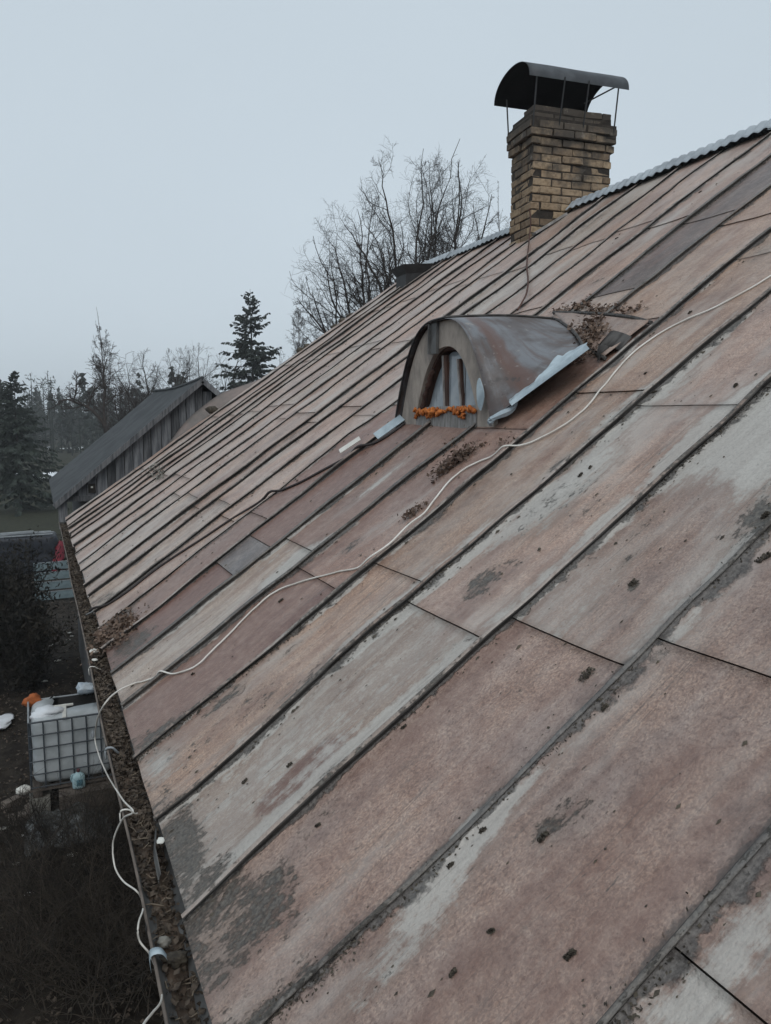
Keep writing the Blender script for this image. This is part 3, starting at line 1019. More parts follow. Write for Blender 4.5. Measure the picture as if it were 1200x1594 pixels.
# grey channel above the window
mb = MB(); mb.bar((XF - .014, 4.90, ZB + .50), (XF - .014, 4.895, ZB + .715), .095, .022, up=(1, 0, 0))
mb.bar((XF - .03, 4.945, ZB + .50), (XF - .03, 4.94, ZB + .715), .012, .02, up=(1, 0, 0)); mb.build('cover_strip', M['gutter'], dormer)
# foam bead along the sill
frng = np.random.default_rng(8)
fy = np.linspace(YI - IA * 1.02, YI + IA * 1.03, 60)
path = np.stack([XF - .012 + .008 * frng.normal(0, 1, 60), fy, ZB + .105 + .012 * frng.normal(0, 1, 60)], -1)
rad = np.clip(.012 + .006 * frng.normal(0, 1, 60), .005, .022)
mb = MB(); mb.tube(path, rad, 7)
for q in range(46):
    cy = YI + IA * frng.choice([-.62, -.58, -.5, .18, .3, .36, .42, .5, .93, frng.uniform(-1, 1)]) + frng.normal(0, .02)
    a = np.linspace(0, 1, 8)
    L_ = frng.uniform(.02, .06); dz = frng.normal(-.012, .016)
    P = np.stack([np.full(8, XF - .014) + .006 * frng.normal(0, 1, 8), cy + frng.uniform(-1, 1) * L_ * (a - .5), ZB + .103 + dz + L_ * (a - .5) * frng.uniform(-1, 1) + .004 * frng.normal(0, 1, 8)], -1)
    mb.tube(P, frng.uniform(.007, .014) * np.sin(np.clip(a, .1, .9) * pi), 6)
mb.build('foam_seal', M['foam'], dormer, smooth=True)
al = np.linspace(.55, 1, 14)
P = np.stack([np.full(14, XF + .03), YI + IA * al * .96, ZB + IZ + IB * (1 - al ** 2) * .97 + .0], -1)
mb = MB(); mb.tube(P + frng.normal(0, .004, P.shape), .02, 7); mb.build('foam_seal', M['rust'], dormer, smooth=True)

# barrel roof: lofted from the front arch to the line where it meets the slope
NS = 12
def uvh(px, py, h):
    P = on_plane(px, py, np.array([0, 0, EZ]) + NV * h, NV)
    return P[1], (P - np.array([0, 0, EZ])) @ SV


rk = np.array([uvh(*p) for p in ((908, 546, .17), (908, 538, .14), (900, 524, .09), (888, 511, .05), (874, 502, .03), (858, 496, .015))])
rt = [-1, -.93, -.80, -.62, -.38, 0]
rear_u = np.interp(tt, rt + [.4, .75, 1], list(rk[:, 0]) + [YC + .38, YC + .62, YC + .70])
rear_v = np.interp(tt, rt + [.4, .75, 1], list(rk[:, 1]) + [3.95, 3.6, 2.75])
rear_h = np.interp(tt, [-1, -.93, -.80, -.62, -.38, 0, 1], [.17, .14, .09, .05, .03, .015, 0])
rear = R(rear_u, rear_v, rear_h)
front = np.stack([np.full(NT_, XF - .035), YC + oy * 1.02, ZB - .02 + oh * 1.02 + .012], -1)
front[0] = (XF - .03, YC - DA - .05, ZB + .07)
ss = np.linspace(0, 1, NS)
G = np.zeros((NT_, NS, 3))
for k, s in enumerate(ss):
    G[:, k] = front * (1 - s) + rear * s
    bul = np.sin(s * pi) * .02 * (1 - np.abs(tt) ** 4)
    G[:, k, 2] += bul
    G[:, k, 2] += .008 * (vnoise(tt * 4 + 3, np.full(NT_, s * 3.0), 81) - .5)
mb = MB(); mb.sheet(G, .005, (0, 0, 1))


def metal_dormer():
    t = NT('stained_dormer_metal')
    g = t.n('NewGeometry', 0)
    n1 = t.noise(g, 3.4, 6, .6)
    n2 = t.noise(g, 14, 6, .65)
    x = t.n('SeparateXYZ', 0, {0: g})
    y = t.n('SeparateXYZ', 1, {0: g})
    run = t.noise(t.vec(g, (11, 1.2, 1.2)), 1.3, 6, .7)
    c = t.mix(t.ramp(n1, .38, .64), (.075, .060, .057), (.15, .157, .17))
    c = t.mix(t.math('MULTIPLY', t.ramp(run, .48, .66), .8), c, (.085, .052, .042))
    c = t.mix(t.math('MULTIPLY', t.ramp(run, .46, .30), .7), c, (.20, .20, .205))
    band = t.math('SUBTRACT', 1.0, t.math('MULTIPLY', t.math('ABSOLUTE', t.math('SUBTRACT', t.math('ADD', x, t.math('MULTIPLY', n1, .16)), XF + .24)), 10.0), clamp=True)
    c = t.mix(t.math('MULTIPLY', t.ramp(t.math('MULTIPLY', band, t.math('ADD', n2, .5)), .2, .7), .75), c, (.105, .052, .038))
    c = t.mix(t.ramp(n2, .60, .74), c, (.25, .235, .22))
    c = t.mix(t.ramp(t.math('ADD', n2, t.math('MULTIPLY', n1, .5)), .66, .50), c, (.04, .033, .031))
    t.p(color=c, rough=.42, spec=.5)
    t.bump(n2, .2, .01)
    return t.m


M['dmetal'] = metal_dormer()
mb.build('barrel_roof', M['dmetal'], dormer, smooth=True)
# dark bead round the front edge
mb = MB(); mb.tube(front[NT_ // 2 - 2:] + np.array([-.004, 0, .004]), .008, 6); mb.build('edge_bead', M['blackmetal'], dormer, smooth=True)
# pale blue strip of torn flashing along the near edge
low = G[0]; 
n = 44
s = np.linspace(.16, 1.03, n)
jag = .006 + .17 * np.exp(-((s - .78) / .20) ** 2) * (.45 + 1.1 * fbm(s * 9, 0 * s, 14)) + .03 * (vnoise(s * 26, 0 * s, 15) - .5)
jag = np.maximum(jag, .008)
e0 = low[0] + (low[-1] - low[0]) * s[:, None]
e0[:, 2] += .012
tgt = np.stack([np.interp(s, ss, G[4, :, k]) for k in range(3)], -1)
dirv = tgt - np.stack([np.interp(s, ss, G[0, :, k]) for k in range(3)], -1)
dirv /= np.linalg.norm(dirv, axis=1, keepdims=True)
lipo = e0 + np.array([0, -.028, -.015])
mid = e0 + np.array([0, .0, .008])
hi = e0 + dirv * jag[:, None] + np.array([0, -.012, .016])
mb = MB(); mb.sheet(np.stack([lipo, mid, hi], 0), .003, (0, 0, 1)); mb.build('torn_flashing', M['bluepaint'], dormer)
mb = MB()
a = smooth_path([(XF - .045, YC - DA + .10, ZB + .10), (XF - .05, YC - DA + .075, ZB + .2), (XF - .045, YC - DA + .12, ZB + .3)], 8)
w = np.array([0, .07, .01])
wd = np.sin(np.linspace(.2, pi - .1, 8))[:, None]
mb.sheet(np.stack([a - w * wd * .3, a + w * wd], 0), .003, (-1, 0, 0)); mb.build('torn_flashing', M['bluepaint'], dormer)
mb = MB(); mb.tube(smooth_path([(XF - .04, YC - DA - .01, ZB + .01), (XF - .05, YC - DA - .05, ZB + .05), (XF + .06, YC - DA - .09, ZB + .11), (XF + .12, YC - DA - .06, ZB + .2)], 14), [.01, .012, .02, .022, .02, .018, .022, .026, .024, .02, .018, .016, .012, .008], 6)
mb.build('crumpled_lead', M['bluepaint'], dormer)
# apron behind the barrel with its raised fold
ap = [uv(868, 496), uv(1015, 505), uv(944, 561), uv(912, 545)]
top_l = [uv(700, 489), uv(760, 490), uv(868, 494), uv(940, 496), uv(1015, 505)]
mb = MB()
Uu = np.zeros((14, 10, 3))
for i_, s in enumerate(np.linspace(0, 1, 14)):
    for j_, t in enumerate(np.linspace(0, 1, 10)):
        q = np.array(ap[0]) * (1 - s) * (1 - t) + np.array(ap[1]) * s * (1 - t) + np.array(ap[2]) * s * t + np.array(ap[3]) * (1 - s) * t
        Uu[i_, j_] = R(q[0], q[1], .022 + .015 * vnoise(q[0] * 5, q[1] * 5, 5) + .03 * (1 - s) * (1 - t))
mb.sheet(Uu, .006, NV)
apo = mb.build('apron_sheet', M['roof'], dormer, smooth=True)
apo.color = (.31, .265, .243, 1)
roof_attrs(apo, np.concatenate([Uu.reshape(-1, 3)[:, [1, 0]]] * 2), np.full((280, 2), .5), np.tile([.05, .12, .05], (280, 1)))
mb = MB(); mb.tube(smooth_path([R(*uv(x, y), h) for x, y, h in ((866, 495, .05), (905, 495, .045), (945, 497, .04), (985, 501, .035), (1016, 507, .02))], 24), .013, 6); mb.build('apron_fold', M['seam'], dormer)
mb = MB(); mb.tube(smooth_path([G[NT_ // 2 - 2, k] + np.array([0, 0, .008]) for k in range(NS)], 30), .010, 6); mb.build('ridge_fold', M['seam'], dormer)
mb = MB(); mb.tube(G[2:NT_ // 2, -1] + np.array([-.01, 0, .008]), .011, 6); mb.build('rear_fold', M['seam'], dormer)
mb = MB(); mb.tube(smooth_path([R(*uv(x, y), .02) for x, y in ((912, 545), (928, 553), (944, 562))], 10), .012, 6); mb.build('apron_fold', M['seam'], dormer)
# curled flap of metal on the apron
P = smooth_path([R(*uv(x, y), h) for x, y, h in ((932, 566, .02), (940, 553, .075), (955, 548, .04), (966, 549, .015))], 10)
mb = MB(); mb.sheet(np.stack([P, P + R(0, .12, .02) - R(0, 0, 0)], 0), .004, NV); mb.build('curled_flap', M['seam'], dormer, smooth=True)

# loose metal strips lying at the dormer's far foot
for (pa, pb, w, mt, lab) in (((590, 688), (632, 659), .085, 'bluepaint', 'pale blue metal strip propped at the far foot of the dormer'),
                             ((534, 711), (566, 691), .05, 'white', 'short whitish strip lying on the seam below the dormer')):
    a = R(*uv(*pa), .05); b = R(*uv(*pb), .055)
    mb = MB(); mb.bar(a, b, w, .008, up=NV + np.array([0, -.5, 0]))
    tag(mb.build('metal_strip', M[mt], None), lab, 'metal strip')

# ------------------------------------------------------------------ gutter
GR = .066


def gut_x(y):
    return -.040 + .009 * (vnoise(y * .7, 3.3, 91) - .5) * 2


def gut_z(y):
    return EZ - .055 + .012 * (vnoise(y * .5, 8.1, 92) - .5) * 2


gy = np.linspace(Y0, 13.72, 150)
an = np.linspace(pi * .98, 2 * pi * 1.0, 13)
G = np.stack([np.stack([gut_x(gy) + GR * cos(a), gy, gut_z(gy) + GR * sin(a)], -1) for a in an], 1)
G2 = np.stack([np.stack([gut_x(gy) + (GR + .004) * cos(a), gy, gut_z(gy) + (GR + .004) * sin(a)], -1) for a in an], 1)
mb = MB(); mb.grid(G); mb.grid(G2)
gutter = mb.build('gutter', M['gutter'], house, smooth=True)
mb = MB(); mb.tube(np.stack([gut_x(gy) - GR - .002, gy, gut_z(gy) + .002 + .004 * (vnoise(gy * 3, 1, 5) - .5)], -1), .0055, 7); mb.build('gutter_rim', M['plank'], gutter, smooth=True)
mb = MB(); an2 = np.linspace(pi, 2 * pi, 13)
c0 = np.array([gut_x(13.72), 13.73, gut_z(13.72)])
V = [c0] + [c0 + GR * np.array([cos(a), 0, sin(a)]) for a in an2]
mb.add(V, [(0, k, k + 1) for k in range(1, 13)]); mb.build('gutter_end', M['gutter'], gutter)
for yb_ in np.arange(-2.2, 13.6, 1.55):
    an3 = np.linspace(pi * .93, 2 * pi * .98, 12)
    P = np.stack([gut_x(yb_) + (GR + .010) * np.cos(an3), np.full(12, yb_), gut_z(yb_) + (GR + .010) * np.sin(an3)], -1)
    mb = MB(); mb.sheet(np.stack([P - [0, .014, 0], P + [0, .014, 0]], 0), .004, (0, 0, -1)); mb.build('gutter_bracket', M['blackmetal'], gutter)


def leaves(C, size, g, flat=.6, nrm=(0, 0, 1)):
    """little folded leaves around centres C"""
    n = len(C)
    nrm = np.asarray(nrm, float)
    N = nrm + g.normal(0, flat, (n, 3)); N /= np.linalg.norm(N, axis=1, keepdims=True)
    D = g.normal(0, 1, (n, 3)); D -= (D * N).sum(1, keepdims=True) * N; D /= np.linalg.norm(D, axis=1, keepdims=True)
    B = np.cross(N, D)
    L = size * g.uniform(.55, 1.3, (n, 1)); W = L * g.uniform(.22, .42, (n, 1)); K = L * g.uniform(-.25, .35, (n, 1))
    V = np.stack([C - D * L * .5, C + B * W + N * K * .6, C + D * L * .5 + N * K * .5, C - B * W + N * K * .6], 1).reshape(-1, 3)
    i = np.arange(n)[:, None] * 4
    F = np.concatenate([i + np.array([[0, 1, 2]]), i + np.array([[0, 2, 3]])], 0)
    return V, F


# soil and rotting leaves filling the gutter
def fill_z(y):
    lvl = np.interp(y, [-2.6, 1.9, 2.5, 3.0, 3.6, 5, 7.2, 7.8, 13.7], [-.060, -.058, -.046, -.040, -.030, -.024, -.016, -.038, -.026])
    return gut_z(y) + lvl + .012 * (vnoise(y * 5, 2.2, 93) - .5) * 2


fyy = np.linspace(Y0 + .05, 13.68, 420)
cols = []
for q in np.linspace(-1, 1, 7):
    z = fill_z(fyy) + .012 * (fbm(fyy * 9, np.full(420, q * 2.0), 94) - .5) * 2 - .006 * q * q
    half = np.sqrt(np.clip(GR ** 2 - (fill_z(fyy) - gut_z(fyy)) ** 2, .0004, None)) - .004
    cols.append(np.stack([gut_x(fyy) + q * half, fyy, z], -1))
mb = MB(); mb.grid(np.stack(cols, 1))
tag(mb.build('gutter_soil', M['litter'], None), 'dark rotting soil lying in the eave gutter', 'soil', kind='stuff')
g = np.random.default_rng(21)
n = 11000
ly = g.uniform(1.7, 13.6, n)
keep = g.random(n) < np.interp(ly, [1.7, 2.6, 3.4, 4.5, 13], [.25, .5, .9, 1, .9])
ly = ly[keep]; n = len(ly)
C = np.stack([gut_x(ly) + g.uniform(-.05, .05, n), ly, fill_z(ly) + g.uniform(.0, .02, n)], -1)
V, F = leaves(C, .027, g, 1.0)
tag(add('gutter_leaves', V, F, M['gleaf']), 'dead brown leaves heaped along the eave gutter', 'leaves', kind='stuff')

n = 420
ty = g.uniform(1.9, 13.4, n)
S = np.stack([gut_x(ty) + g.uniform(-.05, .04, n), ty, fill_z(ty) + g.uniform(.008, .022, n)], -1)
D = g.normal(0, 1, (n, 3)) * np.array([1, 1, .18]); D /= np.linalg.norm(D, axis=1, keepdims=True)
ln_ = g.uniform(.02, .075, n)[:, None, None]
P = S[:, None] + D[:, None] * ln_ * np.linspace(-.5, .5, 4)[None, :, None] + g.normal(0, .003, (n, 4, 3))
V, F = tubes(P, np.full((n, 4), .0016) * g.uniform(.6, 1.5, (n, 1)), 4)
M['straw'] = simple('dry_straw', (.24, .20, .15), .85, .5, 20, color2=(.12, .09, .065), bump=0)
tag(add('gutter_twigs', V, F, M['straw']), 'pale twigs and straw lying among the gutter leaves', 'twigs', kind='stuff')

# little things in the gutter
def lump(name, c, r, mat, seed, sc=(1, 1, .7), parent=None, k=(10, 7), rough=.35):
    g = np.random.default_rng(seed)
    nu, nv = k
    V = []; F = []
    a = np.arange(nu) * 2 * pi / nu
    for j in range(1, nv):
        b = pi * j / nv
        for i_ in range(nu):
            d = np.array([cos(a[i_]) * sin(b), sin(a[i_]) * sin(b), cos(b)])
            rr = r * (1 + rough * (fbm(d[0] * 1.6 + seed, d[1] * 1.6 + d[2] * 2.1, seed, 3) - .5) * 2) * (1 + .03 * g.normal())
            V.append(c + d * rr * np.array(sc))
    V.append(c + np.array([0, 0, r * sc[2]])); V.append(c - np.array([0, 0, r * sc[2]]))
    for j in range(nv - 2):
        for i_ in range(nu):
            F.append((j * nu + i_, (j + 1) * nu + i_, (j + 1) * nu + (i_ + 1) % nu, j * nu + (i_ + 1) % nu))
    t, b = len(V) - 2, len(V) - 1
    for i_ in range(nu):
        F.append((t, i_, (i_ + 1) % nu)); F.append((b, (nv - 2) * nu + (i_ + 1) % nu, (nv - 2) * nu + i_))
    return add(name, np.array(V), F, mat, parent, smooth=True)


def in_gut(px, py, dz=.0):
    P = on_z(px, py, EZ - .06)
    P[2] = fill_z(P[1]) + dz
    P[0] = np.clip(P[0], gut_x(P[1]) - .04, gut_x(P[1]) + .045)
    return P


tag(lump('rubble_piece', in_gut(256, 1458, .02), .022, M['stone'], 3, k=(14, 10), rough=.6), 'pale crumbly lump in the gutter above the grey moss lump', 'rubble')
tag(lump('moss_lump', in_gut(274, 1482, .02), .034, M['moss'], 4, (1.2, 1, .6), k=(18, 12), rough=.6), 'grey mossy lump in the gutter beside the white strap', 'moss')
tag(lump('white_scrap', in_gut(147, 1018, .03), .038, M['white'], 5, (1, 1, .35)), 'larger white scrap lying on the gutter leaves', 'scrap')
tag(lump('white_scrap', in_gut(148, 1031, .03), .022, M['white'], 6, (1, 1, .35)), 'smaller white scrap lying on the gutter leaves', 'scrap')
tag(lump('paint_chip', R(*uv(252, 1311), .008), .018, M['white'], 9, (.8, 1.3, .18), rough=.6), 'white flake lying on the roof edge beside the bent metal flap', 'flake')
# bent metal flap at the eave
P = smooth_path([R(3.0, -.005, .0), R(3.0, -.02, -.01), R(2.98, -.035, -.03)], 6)
q = smooth_path([R(2.74, -.045, -.02), R(2.76, -.06, -.035), R(2.75, -.075, -.05)], 6)
mb = MB(); mb.sheet(np.stack([P, (P + q) / 2 + NV * .02, q], 0), .004, NV); mb.build('bent_edge_flap', M['gutter'], roof, smooth=True)
mb = MB(); mb.bar(R(6.75, .05, .01), R(7.05, -.13, -.03), .035, .006, up=NV); mb.build('bent_edge_flap', M['gutter'], roof)

# ------------------------------------------------------------------ cables on the roof
def roof_path(px, h=.012, n=160, seam_lift=.036):
    q = np.array([uv(*p) for p in px])
    q = smooth_path(q, n)
    lift = np.zeros(n)
    for s in SEAMS:
        lift = np.maximum(lift, seam_lift * np.exp(-((q[:, 0] - s) / .05) ** 2))
    return R(q[:, 0], q[:, 1], h + lift + roof_h(q[:, 0], q[:, 1]))


CP = [(1290, 372), (1200, 432), (1120, 478), (1040, 515), (985, 555), (945, 600), (910, 640), (860, 675), (800, 700), (750, 718), (712, 740), (680, 775), (650, 815), (610, 855), (570, 880), (520, 893), (470, 907), (430, 922), (395, 950), (360, 985), (330, 1015), (310, 1035), (285, 1047), (245, 1054), (208, 1064)]
P1 = roof_path(CP, .008, 320)
hang = [on_z(185, 1075, EZ + .05), on_z(165, 1093, EZ + .06), on_x(152, 1118, -.125), on_x(148, 1150, -.135), on_x(155, 1178, -.13), on_x(165, 1202, -.118)]
GX = -.112


def rimpt(px, py, dx=0.0, dz=0.0):
    P = on_x(px, py, GX + dx)
    return P


hang += [rimpt(178, 1225), rimpt(192, 1246), rimpt(207, 1263, .0), rimpt(190, 1275, -.02), rimpt(176, 1310, -.05), rimpt(179, 1350, -.05), rimpt(193, 1373, -.03), rimpt(213, 1388, .0),
         rimpt(222, 1403, .02), rimpt(222, 1418, .0), rimpt(215, 1440, -.03), rimpt(217, 1465, -.03), rimpt(234, 1487, .0), rimpt(246, 1520, .03), rimpt(252, 1553, .0), rimpt(238, 1575, -.06), rimpt(222, 1596, -.1), rimpt(200, 1640, -.15)]
P2 = smooth_path(np.concatenate([P1[-3:-2], hang]), 150)
Pc = np.concatenate([P1[:-3], P2])
Pc += np.stack([np.zeros(len(Pc)), .006 * (vnoise(np.arange(len(Pc)) * .21, np.zeros(len(Pc)), 8) - .5), .003 * (vnoise(np.arange(len(Pc)) * .3, np.ones(len(Pc)), 9) - .5)], -1)
mb = MB(); mb.tube(Pc, np.interp(np.arange(len(Pc)), [0, 315, 340, 370, len(Pc)], [.0052, .0050, .0046, .0034, .003]), 7)
tag(mb.build('white_cable', M['cable'], None, smooth=True), 'long white cable draped across the roof sheets and looping along the gutter', 'cable')


def gut_tie(y, r, w, mat, lab, name='gutter_tie'):
    x0 = gut_x(y); z0 = gut_z(y)
    P = smooth_path([(x0 - GR - .012, y, z0 - .04), (x0 - GR - .012, y, z0 + .012), (x0 - GR + .02, y - .005, z0 + .016), (x0 - GR + .045, y + .01, fill_z(y) + .02), (x0 - .005, y + .025, fill_z(y) + .01)], 16)
    mb = MB()
    if w:
        mb.sheet(np.stack([P - [0, w / 2, 0], P + [0, w / 2, 0]], 0), .002, (0, 0, 1))
    else:
        mb.tube(P, r, 6)
    return tag(mb.build(name, mat, None, smooth=True), lab, 'tie')


gut_tie(on_z(207, 1262, EZ - .05)[1], .0035, 0, M['cable'], 'pale cord tied over the gutter rim above the long cable loop')
gut_tie(on_z(137, 1042, EZ - .05)[1], .003, 0, M['cable'], 'thin pale cord looped over the gutter rim below the white scraps')
gut_tie(on_z(243, 1487, EZ - .05)[1], 0, .032, M['bluepaint'], 'broad white plastic strap wrapped over the gutter rim', 'plastic_strap')
gut_tie(on_z(150, 1125, EZ - .05)[1] - .4, .006, 0, M['zinc'], 'grey wire hook over the gutter rim near the water tank', 'wire_hook')
# dark cable from the dormer's foot down to the eave
BP = [(634, 660), (600, 684), (560, 705), (520, 726), (470, 752), (420, 775), (377, 800), (330, 830), (280, 862), (235, 893), (200, 920), (170, 940), (143, 955)]
mb = MB(); mb.tube(roof_path(BP, .008, 120), .011, 6)
tag(mb.build('black_cable', M['cabled'], None, smooth=True), 'dark cable running from the dormer foot down to the gutter', 'cable')

# ------------------------------------------------------------------ leaves, moss and grit on the roof
g = np.random.default_rng(33)


def leaf_patch(name, pts, sr, n, size, lab, mat='leaf', pile=.02):
    q = np.array([uv(*p) for p in pts])
    k = g.integers(len(q), size=n)
    c = q[k] + g.normal(0, 1, (n, 2)) * np.array(sr)
    C = R(c[:, 0], c[:, 1], .006 + roof_h(c[:, 0], c[:, 1]) + np.abs(g.normal(0, pile, n)))
    V, F = leaves(C, size, g, .7, NV)
    return tag(add(name, V, F, M[mat]), lab, 'leaves', kind='stuff')


leaf_patch('leaf_drift', [(690, 735), (705, 725), (718, 715), (728, 708), (700, 722)], (.035, .045), 420, .030, 'drift of dead leaves on the roof just below the dormer')
leaf_patch('leaf_drift', [(640, 800), (650, 795)], (.02, .04), 90, .026, 'small clump of dead leaves beside the white cable')
leaf_patch('leaf_heap', [(905, 525), (915, 540), (925, 520), (935, 530), (920, 555), (930, 510), (925, 535)], (.05, .05), 700, .034, 'heap of dead leaves caught behind the barrel dormer', pile=.05)
leaf_patch('leaf_drift', [(875, 485), (895, 482), (925, 488), (955, 485), (980, 487), (910, 478), (940, 490)], (.06, .035), 420, .032, 'line of dead leaves lying above the dormer apron')
leaf_patch('leaf_heap', [(178, 985), (190, 970), (165, 1000), (200, 975), (185, 1000), (170, 990)], (.10, .06), 900, .034, 'heap of dead leaves at the eave beside the gutter', pile=.025)
leaf_patch('leaf_heap', [(245, 735), (240, 728), (250, 742)], (.12, .05), 200, .05, 'small heap of pale debris on the far eave sheets', 'stone')
leaf_patch('leaf_drift', [(700, 690), (720, 700), (790, 690)], (.05, .05), 60, .024, 'scatter of leaf bits on the sheet beside the dormer foot')

# little crumbs of moss scattered over all sheets, thickest along the seams
n = 7000
k = g.integers(5, NSTRIP, n)
v = g.beta(1, 1.3, n) * 7.3
along = g.random(n) < .6
u = np.where(along, np.array(SEAMS)[k] - np.abs(g.normal(0, .03, n)) - .012, np.array(SEAMS)[k] - g.uniform(0, .6, n))
u = np.clip(u, .5, 13.7)
clump = vnoise(u * 2.5, v * 1.6, 7) + .25 * g.random(n)
kp = clump > .56
u, v = u[kp], v[kp]; n = len(u)
sz = .0022 + .005 * g.random(n) ** 4
C = R(u, v, roof_h(u, v) + .003)
D = np.stack([np.eye(3)[i] for i in (0, 1, 2)])
oct_ = np.array([SV * 1.9, np.array([0, 1, 0]), -SV * 1.9, np.array([0, -1, 0]), NV * .8])
V = (C[:, None] + oct_[None] * sz[:, None, None] * g.uniform(.6, 1.5, (n, 5, 1))).reshape(-1, 3)
i_ = np.arange(n)[:, None] * 5
F = np.concatenate([i_ + np.array([[a, b, 4]]) for a, b in ((0, 1), (1, 2), (2, 3), (3, 0))], 0)
tag(add('moss_crumbs', V, F, M['moss']), 'crumbs of dark moss scattered over the roof sheets', 'moss', kind='stuff')
gm_ = np.random.default_rng(77)
n = 60000
k = gm_.integers(5, NSTRIP, n)
v = gm_.random(n) ** 1.25 * 7.4
dens_ = fbm(v * 1.3 + k * 7.7, k * 3.1, 83, 4)
kp = gm_.random(n) < np.clip((dens_ - .47) * 5, .02, 1)
k, v = k[kp], v[kp]
u = np.array([0.0] * len(k))
for q in np.unique(k):
    m_ = k == q
    u[m_] = su(int(q), v[m_])
n = len(k)
wide = .012 + .05 * np.clip(fbm(v * 2.1, k * 5.3, 84, 3) - .42, 0, 1)
u = u - .010 - np.abs(gm_.normal(0, 1, n)) * wide
low = gm_.random(n) < .15
u = np.where(low, np.array([0.0] * n) + u + .03 + np.abs(gm_.normal(0, .02, n)), u)
V, F = leaves(R(u, v, roof_h(u, v) + .004 + .006 * gm_.random(n)), .010, gm_, .8, NV)
tag(add('seam_dirt', V, F, M['moss']), 'dark moss and dirt flakes packed along the standing seams', 'dirt', kind='stuff')

# larger clumps one can pick out
MO = [((912, 1048), .032, 'dark round moss clump beside the zinc seam, with a trail below it'), ((985, 908), .022, 'dark moss clump with a tail in the middle of a mauve sheet'),
      ((1190, 868), .026, 'dark moss clump beside the upper end of the wide zinc seam'), ((1192, 803), .020, 'dark moss clump on the mauve sheet above the zinc seam'), ((437, 935), .016, 'small dark moss clump beside the white cable bend'),
      ((845, 1302), .018, None), ((1145, 600), .014, None), ((1075, 488), .018, None), ((1005, 583), .013, None), ((700, 1345), .010, None), ((940, 1100), .012, None), ((750, 1290), .013, None), ((630, 1133), .010, None), ((920, 730), .012, None),
      ((1020, 612), .015, None), ((905, 742), .016, None), ((575, 690), .012, None), ((1090, 300), .016, None), ((1170, 205), .016, None), ((960, 372), .02, None), ((495, 1285), .008, None), ((450, 1190), .012, None), ((660, 920), .012, None), ((705, 1515), .010, None), ((765, 1450), .010, None), ((890, 1490), .014, None), ((1105, 1400), .010, None), ((380, 1215), .012, None), ((300, 1050), .012, None)]
for q, (p, r, lab) in enumerate(MO):
    r = r * .75
    u_, v_ = uv(*p)
    m_ = int(40 + 2600 * r)
    tw = g.uniform(-.4, .4); st = g.uniform(.5, 1.6)
    e1 = np.clip(g.normal(0, r * .40, m_), -r * .6, r * .6); e2 = np.clip(g.normal(0, r * .75 * st, m_), -r * 1.1, r * 1.1)
    cc = np.stack([u_ + e1 + tw * e2, v_ + e2], -1)
    rr_ = np.hypot((cc[:, 0] - u_) / r, (cc[:, 1] - v_) / r / 1.6)
    V, F = leaves(R(cc[:, 0], cc[:, 1], roof_h(cc[:, 0], cc[:, 1]) + .003 + r * .35 * g.random(m_) * np.exp(-rr_ ** 2)), .011, g, .8, NV)
    o = add('moss_clump', V, F, M['moss'])
    tag(o, lab or 'small dark moss crumb lying loose on the roof sheets', 'moss', 'moss clumps on the roof')

# mossy lumps on the far verge
for q, p in enumerate(((548, 492), (535, 500), (525, 510), (480, 540), (470, 546), (330, 612 + 26))):
    c = on_y(*p, Y1 + .02)
    tag(lump('verge_moss', c, .09, M['moss'], 70 + q, (1.3, .8, .7), rough=.5), 'mossy lump growing on the far verge of the roof', 'moss', 'moss lumps on the far verge')

# ------------------------------------------------------------------ grey shed built against the far gable
YS = 14.45
shed = empty('grey_shed', (3, 17.5, 0))
tag(shed, 'weathered grey board shed with a dark felt roof behind the far gable', 'shed')
pk = on_y(315, 590, YS - .15); lf_ = on_y(84, 786, YS - .15)
sl = (pk[2] - lf_[2]) / (pk[0] - lf_[0])
rx = 2 * pk[0] - lf_[0]
YE = YS + 6.2
for side in (0, 1):
    a, b = (lf_, pk) if side == 0 else (np.array([rx, 0, lf_[2]]), pk)
    L = np.linspace(0, 1, 12); Yg = np.linspace(YS - .15, YE, 18)
    G = np.zeros((12, 18, 3))
    for i_, s in enumerate(L):
        for j_, y in enumerate(Yg):
            sag = -.06 * sin(pi * (y - YS) / 6.4) * s - .015 * sin(s * pi)
            G[i_, j_] = (a[0] + (b[0] - a[0]) * s, y, a[2] + (b[2] - a[2]) * s + sag + .01 * vnoise(y * 3, s * 9, 4))
    mb = MB(); mb.sheet(G, .05, (0, 0, 1)); rf = mb.build('shed_roof', M['felt'], shed)
    mb = MB()
    mb.bar((a[0], YS - .17, a[2] - .03), (b[0], YS - .17, b[2] - .03), .025, .09, up=(0, 0, 1)); mb.build('barge_board', M['greyboard'], rf)
mb = MB(); mb.tube(np.stack([np.full(20, pk[0]), np.linspace(YS - .16, YE, 20), pk[2] + .02 - .06 * np.sin(np.linspace(0, pi, 20))], -1), .035, 6); mb.build('ridge_roll', M['felt'], shed)
x = lf_[0] + .25
srng = np.random.default_rng(12)
zbot = on_y(150, 775, YS)[2]
